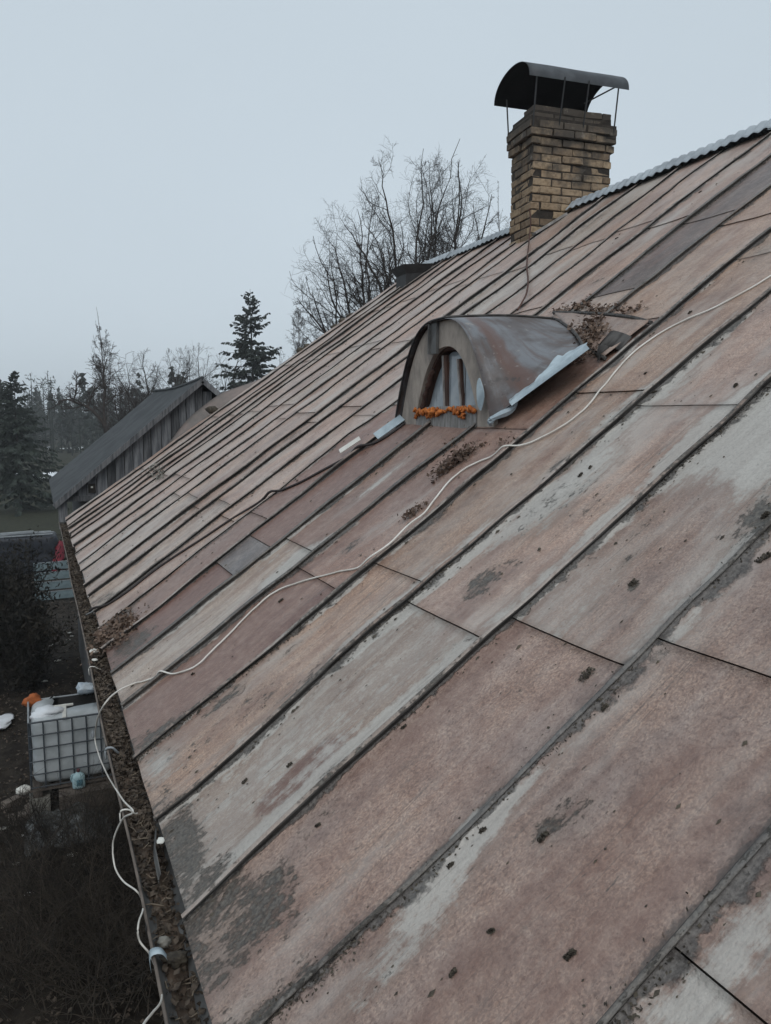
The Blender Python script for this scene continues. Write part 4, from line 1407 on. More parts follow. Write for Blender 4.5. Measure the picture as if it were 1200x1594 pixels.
while x < rx - .3:
    w = srng.uniform(.13, .19)
    xm = x + w / 2
    zt = min(lf_[2] + sl * (x - lf_[0]), lf_[2] + sl * (rx - x - w)) - .05
    zt2 = min(lf_[2] + sl * (x + w - lf_[0]), lf_[2] + sl * (rx - x)) - .05
    y = YS + srng.uniform(-.012, .012)
    if zt > zbot + .05:
        zl, zr = (zt, min(zt2, zt + w * sl)) if xm < pk[0] else (zt, zt)
        z0 = zbot - srng.uniform(.0, .08)
        V = [(x + .006, y, z0), (x + w - .006, y, z0), (x + w - .006, y, zr), (x + .006, y, zl)]
        V += [(p[0], p[1] + .025, p[2]) for p in V]
        add('gable_board', V, [(0, 1, 2, 3), (7, 6, 5, 4), (0, 4, 5, 1), (1, 5, 6, 2), (2, 6, 7, 3), (3, 7, 4, 0)], M['greyboard'], shed)
    x += w
mb = MB(); mb.bar((lf_[0] + .2, YS - .03, zbot), (rx - .3, YS - .03, zbot), .06, .09); mb.build('gable_beam', M['greyboard'], shed)
mb = MB(); mb.box(((lf_[0] + rx) / 2, YS + 3.1, zbot / 2 - .03), (rx - lf_[0] - 1.0, 6.0, zbot)); mb.build('shed_wall', M['greyboard'], shed)
mb = MB(); V = [(lf_[0] + .3, YS + .05, zbot), (rx - .3, YS + .05, zbot), (pk[0], YS + .05, pk[2] - .25)]; mb.add(V, [(0, 1, 2)]); mb.build('gable_lining', M['deck'], shed)
V = [(p[0], YE - .1, p[2]) for p in V]; mb = MB(); mb.add(V, [(0, 2, 1)]); mb.build('gable_lining', M['deck'], shed)
for px in (94, 101):
    p = on_y(px, 790, YS - .04)
    mb = MB(); mb.box((p[0], YS - .06, p[2] - .12), (.07, .07, .5)); mb.build('corner_post', M['greyboard'], shed)
p = on_y(143, 760, YS - .03)
mb = MB(); mb.box(p, (.12, .02, .16)); o = mb.build('vent_hatch', M['deck'], shed)
mb = MB(); mb.box(p + [.0, -.015, .02], (.035, .012, .03)); mb.build('latch', M['white'], o)

# saddle of old sheet metal between the far verge and the shed
N1, N2 = 16, 8
va = [R(Y1 + .03, q, .0) for q in np.linspace(1.75, 4.55, N1)]
vb = smooth_path([on_y(x, y, YS - .25) for x, y in ((232, 722), (262, 690), (290, 655), (318, 630), (346, 612), (385, 598), (424, 582))], N1)
G = np.zeros((N1, N2, 3))
for i_ in range(N1):
    for j_, t in enumerate(np.linspace(0, 1, N2)):
        G[i_, j_] = va[i_] * (1 - t) + vb[i_] * t
        G[i_, j_, 2] += -.12 * sin(t * pi) * sin(pi * i_ / (N1 - 1)) + .03 * (fbm(i_ * .6, j_ * .7, 8) - .5)
mb = MB(); mb.sheet(G, .008, (0, 0, 1))
M['saddle'] = simple('dull_saddle_sheet', (.20, .16, .145), .7, .35, 3, color2=(.145, .13, .12))
mb.build('saddle_sheet', M['saddle'], roof, smooth=True)

# ================================================================== trees
def unit(a):
    return a / (np.linalg.norm(a, axis=-1, keepdims=True) + 1e-9)


def walk(g, S, D, L, K, jit, trop):
    """paths from starts S, directions D, lengths L"""
    n = len(S)
    P = np.zeros((n, K, 3)); P[:, 0] = S
    d = D.copy()
    for k in range(1, K):
        d = unit(d + g.normal(0, jit, (n, 3)) + np.array([0, 0, trop]))
        P[:, k] = P[:, k - 1] + d * (L / (K - 1))[:, None]
    return P


def sprout(g, P, rad, m, t0, t1, ang, Lr, lenfun, K, jit, trop, rr, rmin):
    """m children on every parent path"""
    N, Kp = P.shape[:2]
    t = t0 + (t1 - t0) * ((np.arange(m)[None] + g.random((N, m))) / m)
    x = t * (Kp - 1); i = np.minimum(x.astype(int), Kp - 2); f = (x - i)[..., None]
    n = np.arange(N)[:, None]
    S = P[n, i] * (1 - f) + P[n, i + 1] * f
    T = unit(P[n, i + 1] - P[n, i])
    r = rad[n, i] * (1 - f[..., 0]) + rad[n, i + 1] * f[..., 0]
    plen = np.linalg.norm(np.diff(P, axis=1), axis=-1).sum(1)[:, None]
    S = S.reshape(-1, 3); T = T.reshape(-1, 3); r = r.ravel()
    q = unit(np.cross(T, g.normal(0, 1, T.shape)))
    a = g.uniform(ang[0], ang[1], len(S))[:, None]
    D = T * np.cos(a) + q * np.sin(a)
    L = (plen * lenfun(t)).ravel() * g.uniform(Lr[0], Lr[1], len(S))
    C = walk(g, S, D, L, K, jit, trop)
    r0 = np.maximum(r * rr, rmin * .85)
    R_ = r0[:, None] * np.linspace(1, .45, K)[None]
    return C, np.maximum(R_, rmin * .8)


def fit(P, r, env, g, lo=.90):
    """shorten paths that leave the crown's envelope"""
    c, rx, rz = env
    k = np.ones(len(P))
    lim = g.uniform(lo, 1.04, len(P))
    for _ in range(9):
        E = P[:, 0] + (P[:, -1] - P[:, 0]) * k[:, None]
        q = np.sqrt(((E[:, 0] - c[0]) / rx) ** 2 + ((E[:, 1] - c[1]) / rx) ** 2 + ((E[:, 2] - c[2]) / rz) ** 2)
        k = np.where(q > lim, k * .8, k)
    return P[:, :1] + (P - P[:, :1]) * k[:, None, None], r


def bare_tree(name, base, height, label, group, seed, spread=1.0, fork=.45, limbs=6, lean=(0, 0), trunk_r=.2, rmin=.011, dens=1.0, mats=('bark', 'twig'), kind='oak', cat='tree', env=None):
    g = np.random.default_rng(seed)
    base = np.asarray(base, float)
    root = empty(name, base)
    tag(root, label, cat, group)
    ln = np.array([lean[0], lean[1], 0.0])
    if env is None:
        if kind == 'oak':
            env = (base + np.array([0, 0, height * .64]) + ln * height * .2, height * .25 * spread, height * .37)
        else:
            env = (base + np.array([0, 0, height * .62]), height * .12 * spread, height * .40)
    c, rx, rz = env
    if kind == 'oak':
        zf = max(c[2] - rz * .95, base[2] + height * .25)
        f = np.array([base[0] * .5 + c[0] * .5, base[1] * .5 + c[1] * .5, zf])
        tr = smooth_path([base, base * .6 + f * .4 + g.normal(0, .08, 3) * (1, 1, 0), f], 9)
        T0 = tr[None]; R0 = trunk_r * np.linspace(1.2, .8, 9)[None]
        n = limbs
        az = (np.arange(n) * 2.39996 + g.random(n) * .5)
        el = np.arcsin(np.clip(np.linspace(-.35, .95, n) + g.normal(0, .06, n), -.4, 1))
        tgt = c + np.stack([np.cos(az) * np.cos(el) * rx, np.sin(az) * np.cos(el) * rx, np.sin(el) * rz], -1) * .96
        S = f - np.array([0, 0, 1.0]) * (zf - base[2]) * .10 * g.random((n, 1))
        K = 13
        tt_ = np.linspace(0, 1, K)[None, :, None]
        bow = (tgt - S)[:, None] * tt_ + np.array([0, 0, 1.0]) * (np.linalg.norm(tgt - S, axis=1) * .16)[:, None, None] * np.sin(tt_ * pi) * .35
        wob = np.cumsum(g.normal(0, .085, (n, K, 3)), 1) * np.linalg.norm(tgt - S, axis=1)[:, None, None] * .16 * tt_
        P1 = S[:, None] + bow + wob
        R1 = np.maximum(trunk_r * .55 * g.uniform(.7, 1.1, (n, 1)) * np.linspace(1, .14, K)[None], rmin)
    else:
        T0 = walk(g, base[None], unit(np.array([[0, 0, 1.0]]) + ln * .3), np.array([height * .97]), 16, .03, .05)
        R0 = np.maximum(trunk_r * np.linspace(1.1, .08, 16), rmin)[None]
        P1, R1 = sprout(g, T0, R0, int(36 * dens), .25, .97, (.30, .65), (.7, 1.2), lambda t: .24 * (1.1 - t) ** .8 * spread + .05, 9, .08, .07, .5, rmin)
        P1, R1 = fit(P1, R1, env, g)
    tr_ = .03 if kind == 'oak' else -.06
    P2, R2 = sprout(g, P1, R1, max(3, int(13 * dens)), .22, .97, (.40, 1.0), (.5, 1.2), lambda t: .46 * (1.2 - t * .75), 9, .19, .05, .50, rmin)
    P2, R2 = fit(P2, R2, env, g)
    P3, R3 = sprout(g, P2, R2, max(2, int(10 * dens)), .10, .97, (.4, 1.1), (.5, 1.3), lambda t: .44 * (1.2 - t * .6), 6, .24, .03, .55, rmin * .8)
    P3, R3 = fit(P3, R3, env, g)
    P4, R4 = sprout(g, P3, R3, max(2, int(7 * dens)), .10, 1, (.4, 1.1), (.6, 1.4), lambda t: .45 + 0 * t, 4, .25, tr_, .7, rmin * .6)
    V, F = tubes(T0, R0, 9)
    add('trunk', V, F, M[mats[0]], root, smooth=True)
    Vs, Fs, n = [], [], 0
    for P, r, k in ((P1, R1, 6), (P2, R2, 4), (P3, R3, 3), (P4, R4, 3)):
        V, F = tubes(P, r, k); Vs.append(V); Fs.append(F + n); n += len(V)
    add('crown', np.concatenate(Vs), np.concatenate(Fs), M[mats[1]], root)
    return root


def spruce(name, base, height, width, label, seed, mat='needle', group=None, low=.06, dens=1.0, cat='tree', droop=.3):
    g = np.random.default_rng(seed)
    base = np.asarray(base, float)
    root = empty(name, base); tag(root, label, cat, group)
    T0 = walk(g, base[None], np.array([[0, 0, 1.0]]), np.array([height]), 14, .012, .05)
    V, F = tubes(T0, np.maximum(height * .013 * np.linspace(1, .05, 14), .01)[None], 7)
    add('trunk', V, F, M['bark'], root, smooth=True)
    nb = int(height * 17 * dens)
    t = low + (.985 - low) * g.random(nb) ** .85
    x = t * 13; i = np.minimum(x.astype(int), 12); f = (x - i)[:, None]
    S = T0[0, i] * (1 - f) + T0[0, i + 1] * f
    az = g.random(nb) * 2 * pi
    L = width * ((1 - t) ** .85 + .03) * g.uniform(.55, 1.15, nb)
    el = np.interp(t, [0, .5, 1], [-.25, .0, .7]) + g.normal(0, .12, nb)
    D = np.stack([np.cos(az) * np.cos(el), np.sin(az) * np.cos(el), np.sin(el)], -1)
    P = walk(g, S, D, L, 7, .05, -droop * .22)
    P[:, -2:, 2] += (L * .06)[:, None]
    Vb, Fb = tubes(P, (.012 + .006 * L)[:, None] * np.linspace(1, .3, 7)[None], 3)
    # needle sprays hanging off every branch
    m = 34
    tt_ = .12 + .88 * g.random((nb, m)) ** .8
    x = tt_ * 6; i = np.minimum(x.astype(int), 5); f = (x - i)[..., None]
    n = np.arange(nb)[:, None]
    C = P[n, i] * (1 - f) + P[n, i + 1] * f
    T = unit(P[n, i + 1] - P[n, i])
    side = unit(np.cross(T, np.array([0, 0, 1.0])))
    sgn = g.choice([-1, 1], (nb, m))[..., None]
    dirs = unit(T * g.uniform(.2, .9, (nb, m, 1)) + side * sgn * g.uniform(.2, 1, (nb, m, 1)) + np.array([0, 0, -1]) * g.uniform(.1, .9, (nb, m, 1)))
    ln = (.10 + .16 * np.minimum(L, 2.2))[:, None, None] * g.uniform(.6, 1.4, (nb, m, 1)) * (1.1 - .55 * tt_[..., None])
    wv = unit(np.cross(dirs, g.normal(0, 1, dirs.shape)))
    w = ln * g.uniform(.18, .34, (nb, m, 1))
    Q = np.stack([C, C + dirs * ln * .55 + wv * w, C + dirs * ln, C + dirs * ln * .5 - wv * w], 2).reshape(-1, 3)
    k = np.arange(nb * m)[:, None] * 4
    Fq = np.concatenate([k + np.array([[0, 1, 2, 3]])], 0)
    V = np.concatenate([Vb, Q]); F = np.concatenate([Fb, Fq + len(Vb)])
    add('crown', V, F, M[mat], root)
    return root


# big bare trees rising behind the ridge
def bt(px, depth, ytop, seed, label, **kw):
    return bare_tree('bare_tree', at(px, depth), top_z(ytop, depth), label, 'bare trees behind the house', seed, **kw)


def envel(px, py, depth, rxpx, rzpx):
    k = depth / (FPX / cos(PHI))
    P = at(px, depth); P[2] = top_z(py, depth)
    return P, rxpx * k, rzpx * k


bt(652, 26, 235, 101, 'tall bare tree behind the flue box with fanning dark limbs', limbs=11, trunk_r=.13, rmin=.0052, dens=.9, env=envel(632, 400, 26, 94, 180))
bt(690, 27, 232, 102, 'tall bare tree with steep limbs behind the corrugated ridge cap', limbs=10, trunk_r=.12, rmin=.0052, dens=.9, env=envel(702, 390, 27, 76, 172))
bt(600, 26, 318, 103, 'spreading bare tree leaning away from the flue box, above the mossy verge', limbs=9, trunk_r=.12, rmin=.005, dens=.9, env=envel(546, 450, 26, 96, 146))
bt(560, 28, 420, 104, 'low bare tree whose branches reach down to the mossy verge', limbs=6, trunk_r=.09, rmin=.005, dens=.7, env=envel(510, 505, 28, 62, 90))
# row of bare trees beyond the shed
bt(205, 52, 545, 111, 'dark bare tree behind the shed, next to the tall birch', spread=1.0, fork=.35, limbs=7, trunk_r=.16, rmin=.008, dens=.9)
bt(248, 49, 535, 112, 'dark twiggy bare tree behind the far end of the shed roof', spread=1.1, fork=.35, limbs=7, trunk_r=.18, rmin=.008, dens=.9)
bt(290, 58, 532, 113, 'thin bare tree behind the middle of the shed ridge', spread=.9, fork=.35, limbs=6, trunk_r=.13, rmin=.008, dens=.85)
bt(338, 54, 525, 114, 'pale bare tree with open limbs above the shed gable', spread=1.15, fork=.33, limbs=6, trunk_r=.15, rmin=.008, dens=.8)
bt(362, 60, 560, 115, 'low bare tree between the shed gable and the spruce', spread=1.1, fork=.33, limbs=6, trunk_r=.12, rmin=.008, dens=.8)
bt(425, 62, 545, 116, 'low bare tree beside the dark spruce, on its chimney side', spread=1.1, fork=.33, limbs=6, trunk_r=.12, rmin=.008, dens=.8)
bare_tree('birch_tree', at(172, 72), top_z(496, 72) * 1.08, 'tall slender birch rising above the far trees', 'birches', 121, spread=.8, trunk_r=.13, rmin=.011, dens=.8, mats=('barkl', 'twigb'), kind='birch')
bare_tree('birch_tree', at(462, 74), top_z(478, 74), 'faint birch showing just above the mossy verge', 'birches', 122, spread=.8, trunk_r=.13, rmin=.011, dens=.8, mats=('barkl', 'twigb'), kind='birch')
bare_tree('birch_tree', at(786, 48), top_z(285, 48), 'faint birch top peeping out beside the brick chimney', 'birches', 123, spread=.7, trunk_r=.11, rmin=.0065, dens=.6, mats=('barkl', 'twigb'), kind='birch')


# crooked apple-like tree with one long arm
def crooked():
    g = np.random.default_rng(131)
    dp = 38

    def wp(px, py, d=dp):
        P = at(px, d); P[2] = top_z(py, d); return P
    root = empty('crooked_tree', at(168, dp)); tag(root, 'crooked bare tree stretching a bent arm out beyond the shed roof', 'tree', 'bare trees behind the house')
    tr = smooth_path([at(170, dp), wp(168, 690), wp(163, 662)], 12)
    arm = smooth_path([wp(163, 662), wp(150, 645), wp(136, 633), wp(120, 627), wp(105, 622), wp(92, 627)], 14)
    up1 = smooth_path([wp(138, 634), wp(142, 622), wp(148, 608), wp(158, 601)], 14)
    up2 = smooth_path([wp(115, 625), wp(120, 612), wp(121, 598), wp(123, 588)], 14)
    st = smooth_path([wp(165, 670), wp(162, 640), wp(165, 610), wp(163, 590), wp(170, 560)], 14)
    V, F = tube(tr, np.linspace(.20, .14, 12), 8)
    add('trunk', V, F, M['bark'], root, smooth=True)
    P1 = np.stack([arm, up1, up2, st]); R1 = np.array([.10, .06, .05, .08])[:, None] * np.linspace(1, .3, 14)[None]
    P2, R2 = sprout(g, P1, R1, 12, .2, .98, (.5, 1.2), (.5, 1.2), lambda t: .34 + 0 * t, 7, .16, .05, .5, .011)
    P3, R3 = sprout(g, P2, R2, 6, .2, .98, (.4, 1.1), (.6, 1.2), lambda t: .5 + 0 * t, 5, .16, .0, .6, .010)
    P4, R4 = sprout(g, P3, R3, 3, .2, .98, (.4, 1.1), (.6, 1.2), lambda t: .6 + 0 * t, 4, .16, -.05, .6, .010)
    Vs, Fs, n = [], [], 0
    for P, r, k in ((P1, R1, 6), (P2, R2, 4), (P3, R3, 3), (P4, R4, 3)):
        V, F = tubes(P, r, k); Vs.append(V); Fs.append(F + n); n += len(V)
    add('crown', np.concatenate(Vs), np.concatenate(Fs), M['twig'], root)


crooked()
spruce('spruce_tree', at(397, 55), top_z(455, 55), 5.4, 'tall dark spruce standing behind the mossy roof verge', 141)
spruce('spruce_tree', at(26, 49), top_z(578, 49), 3.8, 'dark bushy spruce at the edge of the yard beyond the tarp pile', 142, dens=1.3)
spruce('spruce_tree', at(2, 62), top_z(592, 62), 4.0, 'hazier spruce standing behind the bushy yard spruce', 143)

# far wood in the mist: a mass of small spruces and bare crowns
def far_wood():
    g = np.random.default_rng(151)
    Vs, Fs, n = [], [], 0
    for q in range(620):
        px = g.uniform(-260, 1500) if q < 300 else g.uniform(-120, 520); dp = g.uniform(105, 260)
        b = at(px, dp); h = g.uniform(7, 13.5)
        b[2] = np.clip((np.hypot(b[0], b[1]) - 120) / 500, 0, 1) ** 1.3 * 9 - .3
        m = 110
        t = g.random(m) ** .8
        conif = g.random() < .6
        rad = (h * .16 * (1 - t) + .15) if conif else h * .26 * np.sqrt(np.clip(np.sin(np.clip(t * 1.1, 0, 1) * pi), .05, 1))
        az = g.random(m) * 2 * pi
        rr = rad * np.sqrt(g.random(m))
        C = b + np.stack([np.cos(az) * rr, np.sin(az) * rr, h * (.05 + .95 * t if conif else .25 + .75 * t)], -1)
        s = (.5 if conif else .35) * g.uniform(.6, 1.5, (m, 1))
        d1 = unit(g.normal(0, 1, (m, 3)) + np.array([0, 0, -.4])); d2 = unit(np.cross(d1, g.normal(0, 1, (m, 3))))
        w = .55 if conif else .16
        V = np.stack([C - d1 * s, C + d2 * s * w, C + d1 * s, C - d2 * s * w], 1).reshape(-1, 3)
        Vs.append(V); Fs.append(np.arange(m)[:, None] * 4 + np.arange(4)[None] + n); n += len(V)
        P = np.stack([b, b + [0, 0, h]])[None]
        V, F = tubes(P, np.array([[.12, .03]]), 4); Vs.append(V); Fs.append(F + n); n += len(V)
    tag(add('far_wood', np.concatenate(Vs), np.concatenate(Fs), M['needle']), 'misty far-off wood of spruces and bare trees at the end of the field', 'wood', kind='stuff')


far_wood()

# ================================================================== the yard below the gutter
def bush(name, base, h, w, label, seed, n=2600, mat='darkneedle', group=None):
    g = np.random.default_rng(seed)
    base = np.asarray(base, float)
    root = empty(name, base); tag(root, label, 'shrub', group)
    K = 26
    az = g.random(K) * 2 * pi; el = g.uniform(.05, .45, K)
    D = np.stack([np.cos(az) * np.sin(el), np.sin(az) * np.sin(el), np.cos(el)], -1)
    P = walk(g, np.repeat(base[None], K, 0), D, h * g.uniform(.6, 1.0, K), 9, .10, .05)
    V, F = tubes(P, .03 * np.linspace(1, .2, 9)[None] * np.ones((K, 1)), 5)
    add('stem', V, F, M['bark'], root)
    k = g.integers(K, size=n); t = .1 + .9 * g.random(n)
    x = t * 8; i = np.minimum(x.astype(int), 7); f = (x - i)[:, None]
    C = P[k, i] * (1 - f) + P[k, i + 1] * f + g.normal(0, w * .12, (n, 3))
    C[:, 2] = np.maximum(C[:, 2], base[2] + .05)
    d = unit(g.normal(0, .8, (n, 3)) + np.array([0, 0, .8])); wv = unit(np.cross(d, g.normal(0, 1, (n, 3))))
    L = g.uniform(.06, .16, (n, 1)); W = L * g.uniform(.1, .2, (n, 1))
    Q = np.stack([C, C + d * L * .5 + wv * W, C + d * L, C + d * L * .5 - wv * W], 1).reshape(-1, 3)
    add('foliage', Q, np.arange(n)[:, None] * 4 + np.arange(4)[None], M[mat], root)


bush('conifer_shrub', on_z(8, 1040, 0), 3.3, 1.3, 'dark conifer shrub standing before the navy tarp pile', 161, 15000)
bush('conifer_shrub', on_z(38, 1075, 0), 2.1, 1.1, 'lower dark shrub beside the teal board panel', 162, 10000)
bush('conifer_shrub', on_z(-60, 1085, 0), 3.2, 1.8, 'dark conifer shrub outside the gate side of the yard', 163, 12000)


def brush(name, base, h, label, seed, n0=26):
    g = np.random.default_rng(seed)
    base = np.asarray(base, float)
    S = base + np.concatenate([g.normal(0, .22, (n0, 2)), np.zeros((n0, 1))], 1)
    az = g.random(n0) * 2 * pi; el = g.uniform(.1, 1.0, n0)
    D = np.stack([np.cos(az) * np.sin(el), np.sin(az) * np.sin(el), np.cos(el)], -1)
    P1 = walk(g, S, D, h * g.uniform(.5, 1.2, n0), 9, .13, -.02)
    R1 = .007 * np.linspace(1, .4, 9)[None] * g.uniform(.6, 1.3, (n0, 1))
    P2, R2 = sprout(g, P1, R1, 6, .2, .98, (.4, 1.0), (.6, 1.2), lambda t: .45 + 0 * t, 6, .16, .0, .7, .0022)
    P3, R3 = sprout(g, P2, R2, 4, .2, .98, (.4, 1.0), (.6, 1.2), lambda t: .5 + 0 * t, 4, .16, .0, .7, .0018)
    Vs, Fs, n = [], [], 0
    for P, r, k in ((P1, R1, 4), (P2, R2, 3), (P3, R3, 3)):
        V, F = tubes(P, r, k); Vs.append(V); Fs.append(F + n); n += len(V)
    tag(add(name, np.concatenate(Vs), np.concatenate(Fs), M['brush'], None), label, 'shrub', 'bare brush below the gutter')


BL = 'tangle of bare brown brush growing in the yard below the gutter'
for q, (px, py, h) in enumerate(((60, 1340, .9), (150, 1360, 1.0), (30, 1430, 1.1), (110, 1460, 1.2), (190, 1440, 1.2), (70, 1560, 1.3), (160, 1560, 1.3), (10, 1520, 1.2), (210, 1560, 1.2), (135, 1290, .6), (-60, 1480, 1.2), (180, 1300, .7), (5, 1330, .8), (95, 1400, 1.0))):
    brush('bare_brush', on_z(px, py, 0), h, BL, 170 + q)

# fallen leaves and straw on the yard
g = np.random.default_rng(190)
n = 9000
C = np.stack([g.uniform(-4.5, .5, n), 5 + 25 * g.random(n) ** 1.5, np.zeros(n)], -1)
C[:, 2] = .22 * (fbm(C[:, 0] * .5, C[:, 1] * .5, 3) - .5) + .10 * (fbm(C[:, 0] * 2.3, C[:, 1] * 2.3, 5) - .5) + .02
V, F = leaves(C, .065, g, .5)
tag(add('yard_leaves', V, F, M['gleaf']), 'dead leaves strewn over the dark yard', 'leaves', kind='stuff')


# ------------------------------------------------------------------ water tank in its cage
TB = .42                                              # height of the pallet top
c0 = on_z(49, 1230, TB)
TX, TY = c0[0], c0[1]
TW, TD, TH_ = 1.16, 1.0, 1.0
tk = empty('water_tank', (TX + TW / 2, TY + TD / 2, 0))
tag(tk, 'white plastic water tank in a galvanised cage, cut open on top', 'tank')
nu, nh = 48, 14
V = []; F = []


def rrect(a, w, d, r):
    x = np.sign(cos(a)) * np.abs(cos(a)) ** .28 * w; y = np.sign(sin(a)) * np.abs(sin(a)) ** .28 * d
    return x, y


prof = [(.90, 0), (.97, .04), (1, .10), (1, .3), (.985, .5), (1, .7), (1, .86), (.97, .93), (.90, .965)]
for s, z in prof:
    for k in range(nu):
        x, y = rrect(2 * pi * k / nu, TW / 2 * .95 * s, TD / 2 * .95 * s, 0)
        V.append((TX + TW / 2 + x, TY + TD / 2 + y, TB + .04 + z * TH_))
g = np.random.default_rng(6)
hole = []
for k in range(nu):
    a = 2 * pi * k / nu
    x, y = rrect(a, TW / 2 * .62 * (.8 + .4 * vnoise(k * .35, 1, 8)), TD / 2 * .55 * (.7 + .5 * vnoise(k * .4, 5, 9)), 0)
    V.append((TX + TW * .56 + x, TY + TD * .60 + y, TB + .04 + .985 * TH_ + .03 * vnoise(k * .8, 2, 3)))
for k in range(nu):
    q = np.array(V[len(prof) * nu + k]); V.append((q[0], q[1], TB + .7))
m_ = len(prof) + 2
for j in range(m_ - 1):
    for k in range(nu):
        F.append((j * nu + k, j * nu + (k + 1) % nu, (j + 1) * nu + (k + 1) % nu, (j + 1) * nu + k))
F.append(tuple(range(nu - 1, -1, -1)))
tb_ = add('tank_body', V, F, [M['tank'], M['black']], tk, smooth=True)
for p_ in tb_.data.polygons[(m_ - 2) * nu:(m_ - 1) * nu]:
    p_.material_index = 1  # inner wall coloured black, painting in the shade inside the cut-open tank
mb = MB(); mb.box((TX + TW * .56, TY + TD * .6, TB + .92), (TW * .66, TD * .56, .01)); mb.build('water_surface', M['black'], tk)
cg = TX, TY, TX + TW, TY + TD
for k in range(7):
    x = TX + TW * k / 6
    for y in (TY, TY + TD):
        mb = MB(); mb.tube([(x, y, TB), (x, y, TB + TH_)], .011, 6); mb.build('cage_bar', M['cage'], tk)
for k in range(1, 5):
    y = TY + TD * k / 5
    for x in (TX, TX + TW):
        mb = MB(); mb.tube([(x, y, TB), (x, y, TB + TH_)], .011, 6); mb.build('cage_bar', M['cage'], tk)
for k in range(6):
    z = TB + .03 + (TH_ - .03) * k / 5
    P = [(TX, TY, z), (TX + TW, TY, z), (TX + TW, TY + TD, z), (TX, TY + TD, z)]
    for a, b in zip(P, P[1:] + P[:1]):
        mb = MB(); mb.tube([np.array(a) + (-.006, -.014, 0), np.array(b) + (.006, -.014, 0)], .010 if k < 5 else .014, 6); mb.build('cage_bar', M['zinc' if k == 5 and a[1] > TY + .1 else 'cage'], tk)
mb = MB()
for y in (TY + .05, TY + TD / 2, TY + TD - .05): mb.box((TX + TW / 2, y, TB - .02), (TW + .04, .12, .03))
for x in (TX + .08, TX + TW / 2, TX + TW - .08): mb.box((x, TY + TD / 2, TB - .085), (.12, TD, .09))
mb.build('pallet', M['plank'], tk)
for a, b in (((TX + .48, TY, TB + TH_ + .01), (TX + .50, TY + TD * .45, TB + TH_ + .05)), ((TX + .30, TY + TD * .42, TB + TH_ + .05), (TX + .62, TY + TD * .42, TB + TH_ + .05))):
    mb = MB(); mb.bar(a, b, .05, .02); mb.build('top_brace', M['white'], tk)
m2 = MB(); m2.tube([(TX + .86, TY - .02, TB + .74), (TX + .86, TY - .06, TB + .72), (TX + .86, TY - .08, TB + .68)], .03, 8); m2.build('tap', M['zinc'], tk)
# things around the tank
gz = 0.0
for k, (dx, dy, w, d, h) in enumerate(((.10, .12, .28, .3, .29), (TW - .15, .15, .3, .3, .29), (.12, TD - .15, .28, .28, .29), (TW - .15, TD - .15, .28, .28, .29))):
    mb = MB(); mb.box((TX + dx, TY + dy, h / 2 - .01), (w, d, h))
    tag(mb.build('block', M['stone'], None), 'rough concrete block under the tank corner ' + ('beside the white sack', 'next to the jug crate', 'below the orange cloth', 'below the plastic bags')[k], 'block', 'blocks under the water tank')


def cloth(name, c, r, mat, seed, label, cat, sc=(1, 1, .6)):
    return tag(lump(name, np.asarray(c, float), r, M[mat], seed, sc, k=(20, 14), rough=.42), label, cat)


cloth('orange_cloth', (TX + .06, TY + TD, TB + TH_ - .01), .13, 'orange', 201, 'rust orange cloth thrown over the far corner post of the tank', 'cloth', (1.1, .7, .75))
cloth('plastic_bag', (TX + .84, TY + TD * .86, TB + TH_ + .12), .13, 'bag', 202, 'crumpled pale plastic bag on the tank top beside the water hole', 'bag', (1.2, .8, .8))
cloth('plastic_bag', (TX + 1.08, TY + TD * .9, TB + TH_ + .17), .14, 'bag', 203, 'crumpled plastic bag on the tank corner next to the gutter', 'bag', (.9, .9, .9))
tag(lump('white_sack', np.array([TX - .10, TY + .10, TB - .02]), .12, M['white'], 204, (.95, .7, .55), k=(16, 10), rough=.16), 'folded white sack hanging at the tank pallet corner', 'sack')
cloth('snow_heap', (TX + .26, TY + .34, TB + TH_ + .01), .22, 'snow', 205, 'melting white snow heaped on the tank top', 'snow', (1.0, 1.0, .42))

# detergent jug with handle standing before the tank on a plank
J = on_z(123, 1226, .36)
jug = empty('plastic_jug', J); tag(jug, 'pale blue plastic jug with a handle standing before the tank', 'jug')
V = []; F = []
prj = [(.80, 0), (.98, .015), (1, .05), (1, .14), (.96, .18), (.70, .215), (.36, .235), (.30, .25)]
nk = 20
for s, z in prj:
    for k in range(nk):
        a = 2 * pi * k / nk
        x = np.sign(cos(a)) * abs(cos(a)) ** .6 * .090 * s; y = np.sign(sin(a)) * abs(sin(a)) ** .6 * .055 * s
        V.append((J[0] + x, J[1] + y, J[2] + z))
for j in range(len(prj) - 1):
    for k in range(nk):
        F.append((j * nk + k, j * nk + (k + 1) % nk, (j + 1) * nk + (k + 1) % nk, (j + 1) * nk + k))
F.append(tuple(range(nk - 1, -1, -1)))
add('jug_body', V, F, M['jug'], jug, smooth=True)
mb = MB(); mb.tube(J + np.stack([.02 * np.cos(np.linspace(0, 2 * pi, 12)), np.zeros(12), .02 * np.sin(np.linspace(0, 2 * pi, 12))], -1)[:2] * 0 + np.array([[0, 0, .245], [0, 0, .285]]), .024, 10); mb.build('cap', M['jugcap'], jug)
mb = MB(); mb.tube(smooth_path(J + np.array([(-.04, 0, .215), (-.085, 0, .21), (-.105, 0, .16), (-.085, 0, .10)]), 12), .013, 7); mb.build('handle', M['jug'], jug, smooth=True)
mb = MB(); mb.box(J + (.012, -.0555, .095), (.085, .004, .09)); mb.build('label_print', M['juglabel'], jug)
mb = MB(); mb.box((J[0] + .1, J[1], .175), (.75, .36, .35)); tag(mb.build('crate', M['plank'], None), 'old low wooden crate carrying the pale blue jug', 'crate')
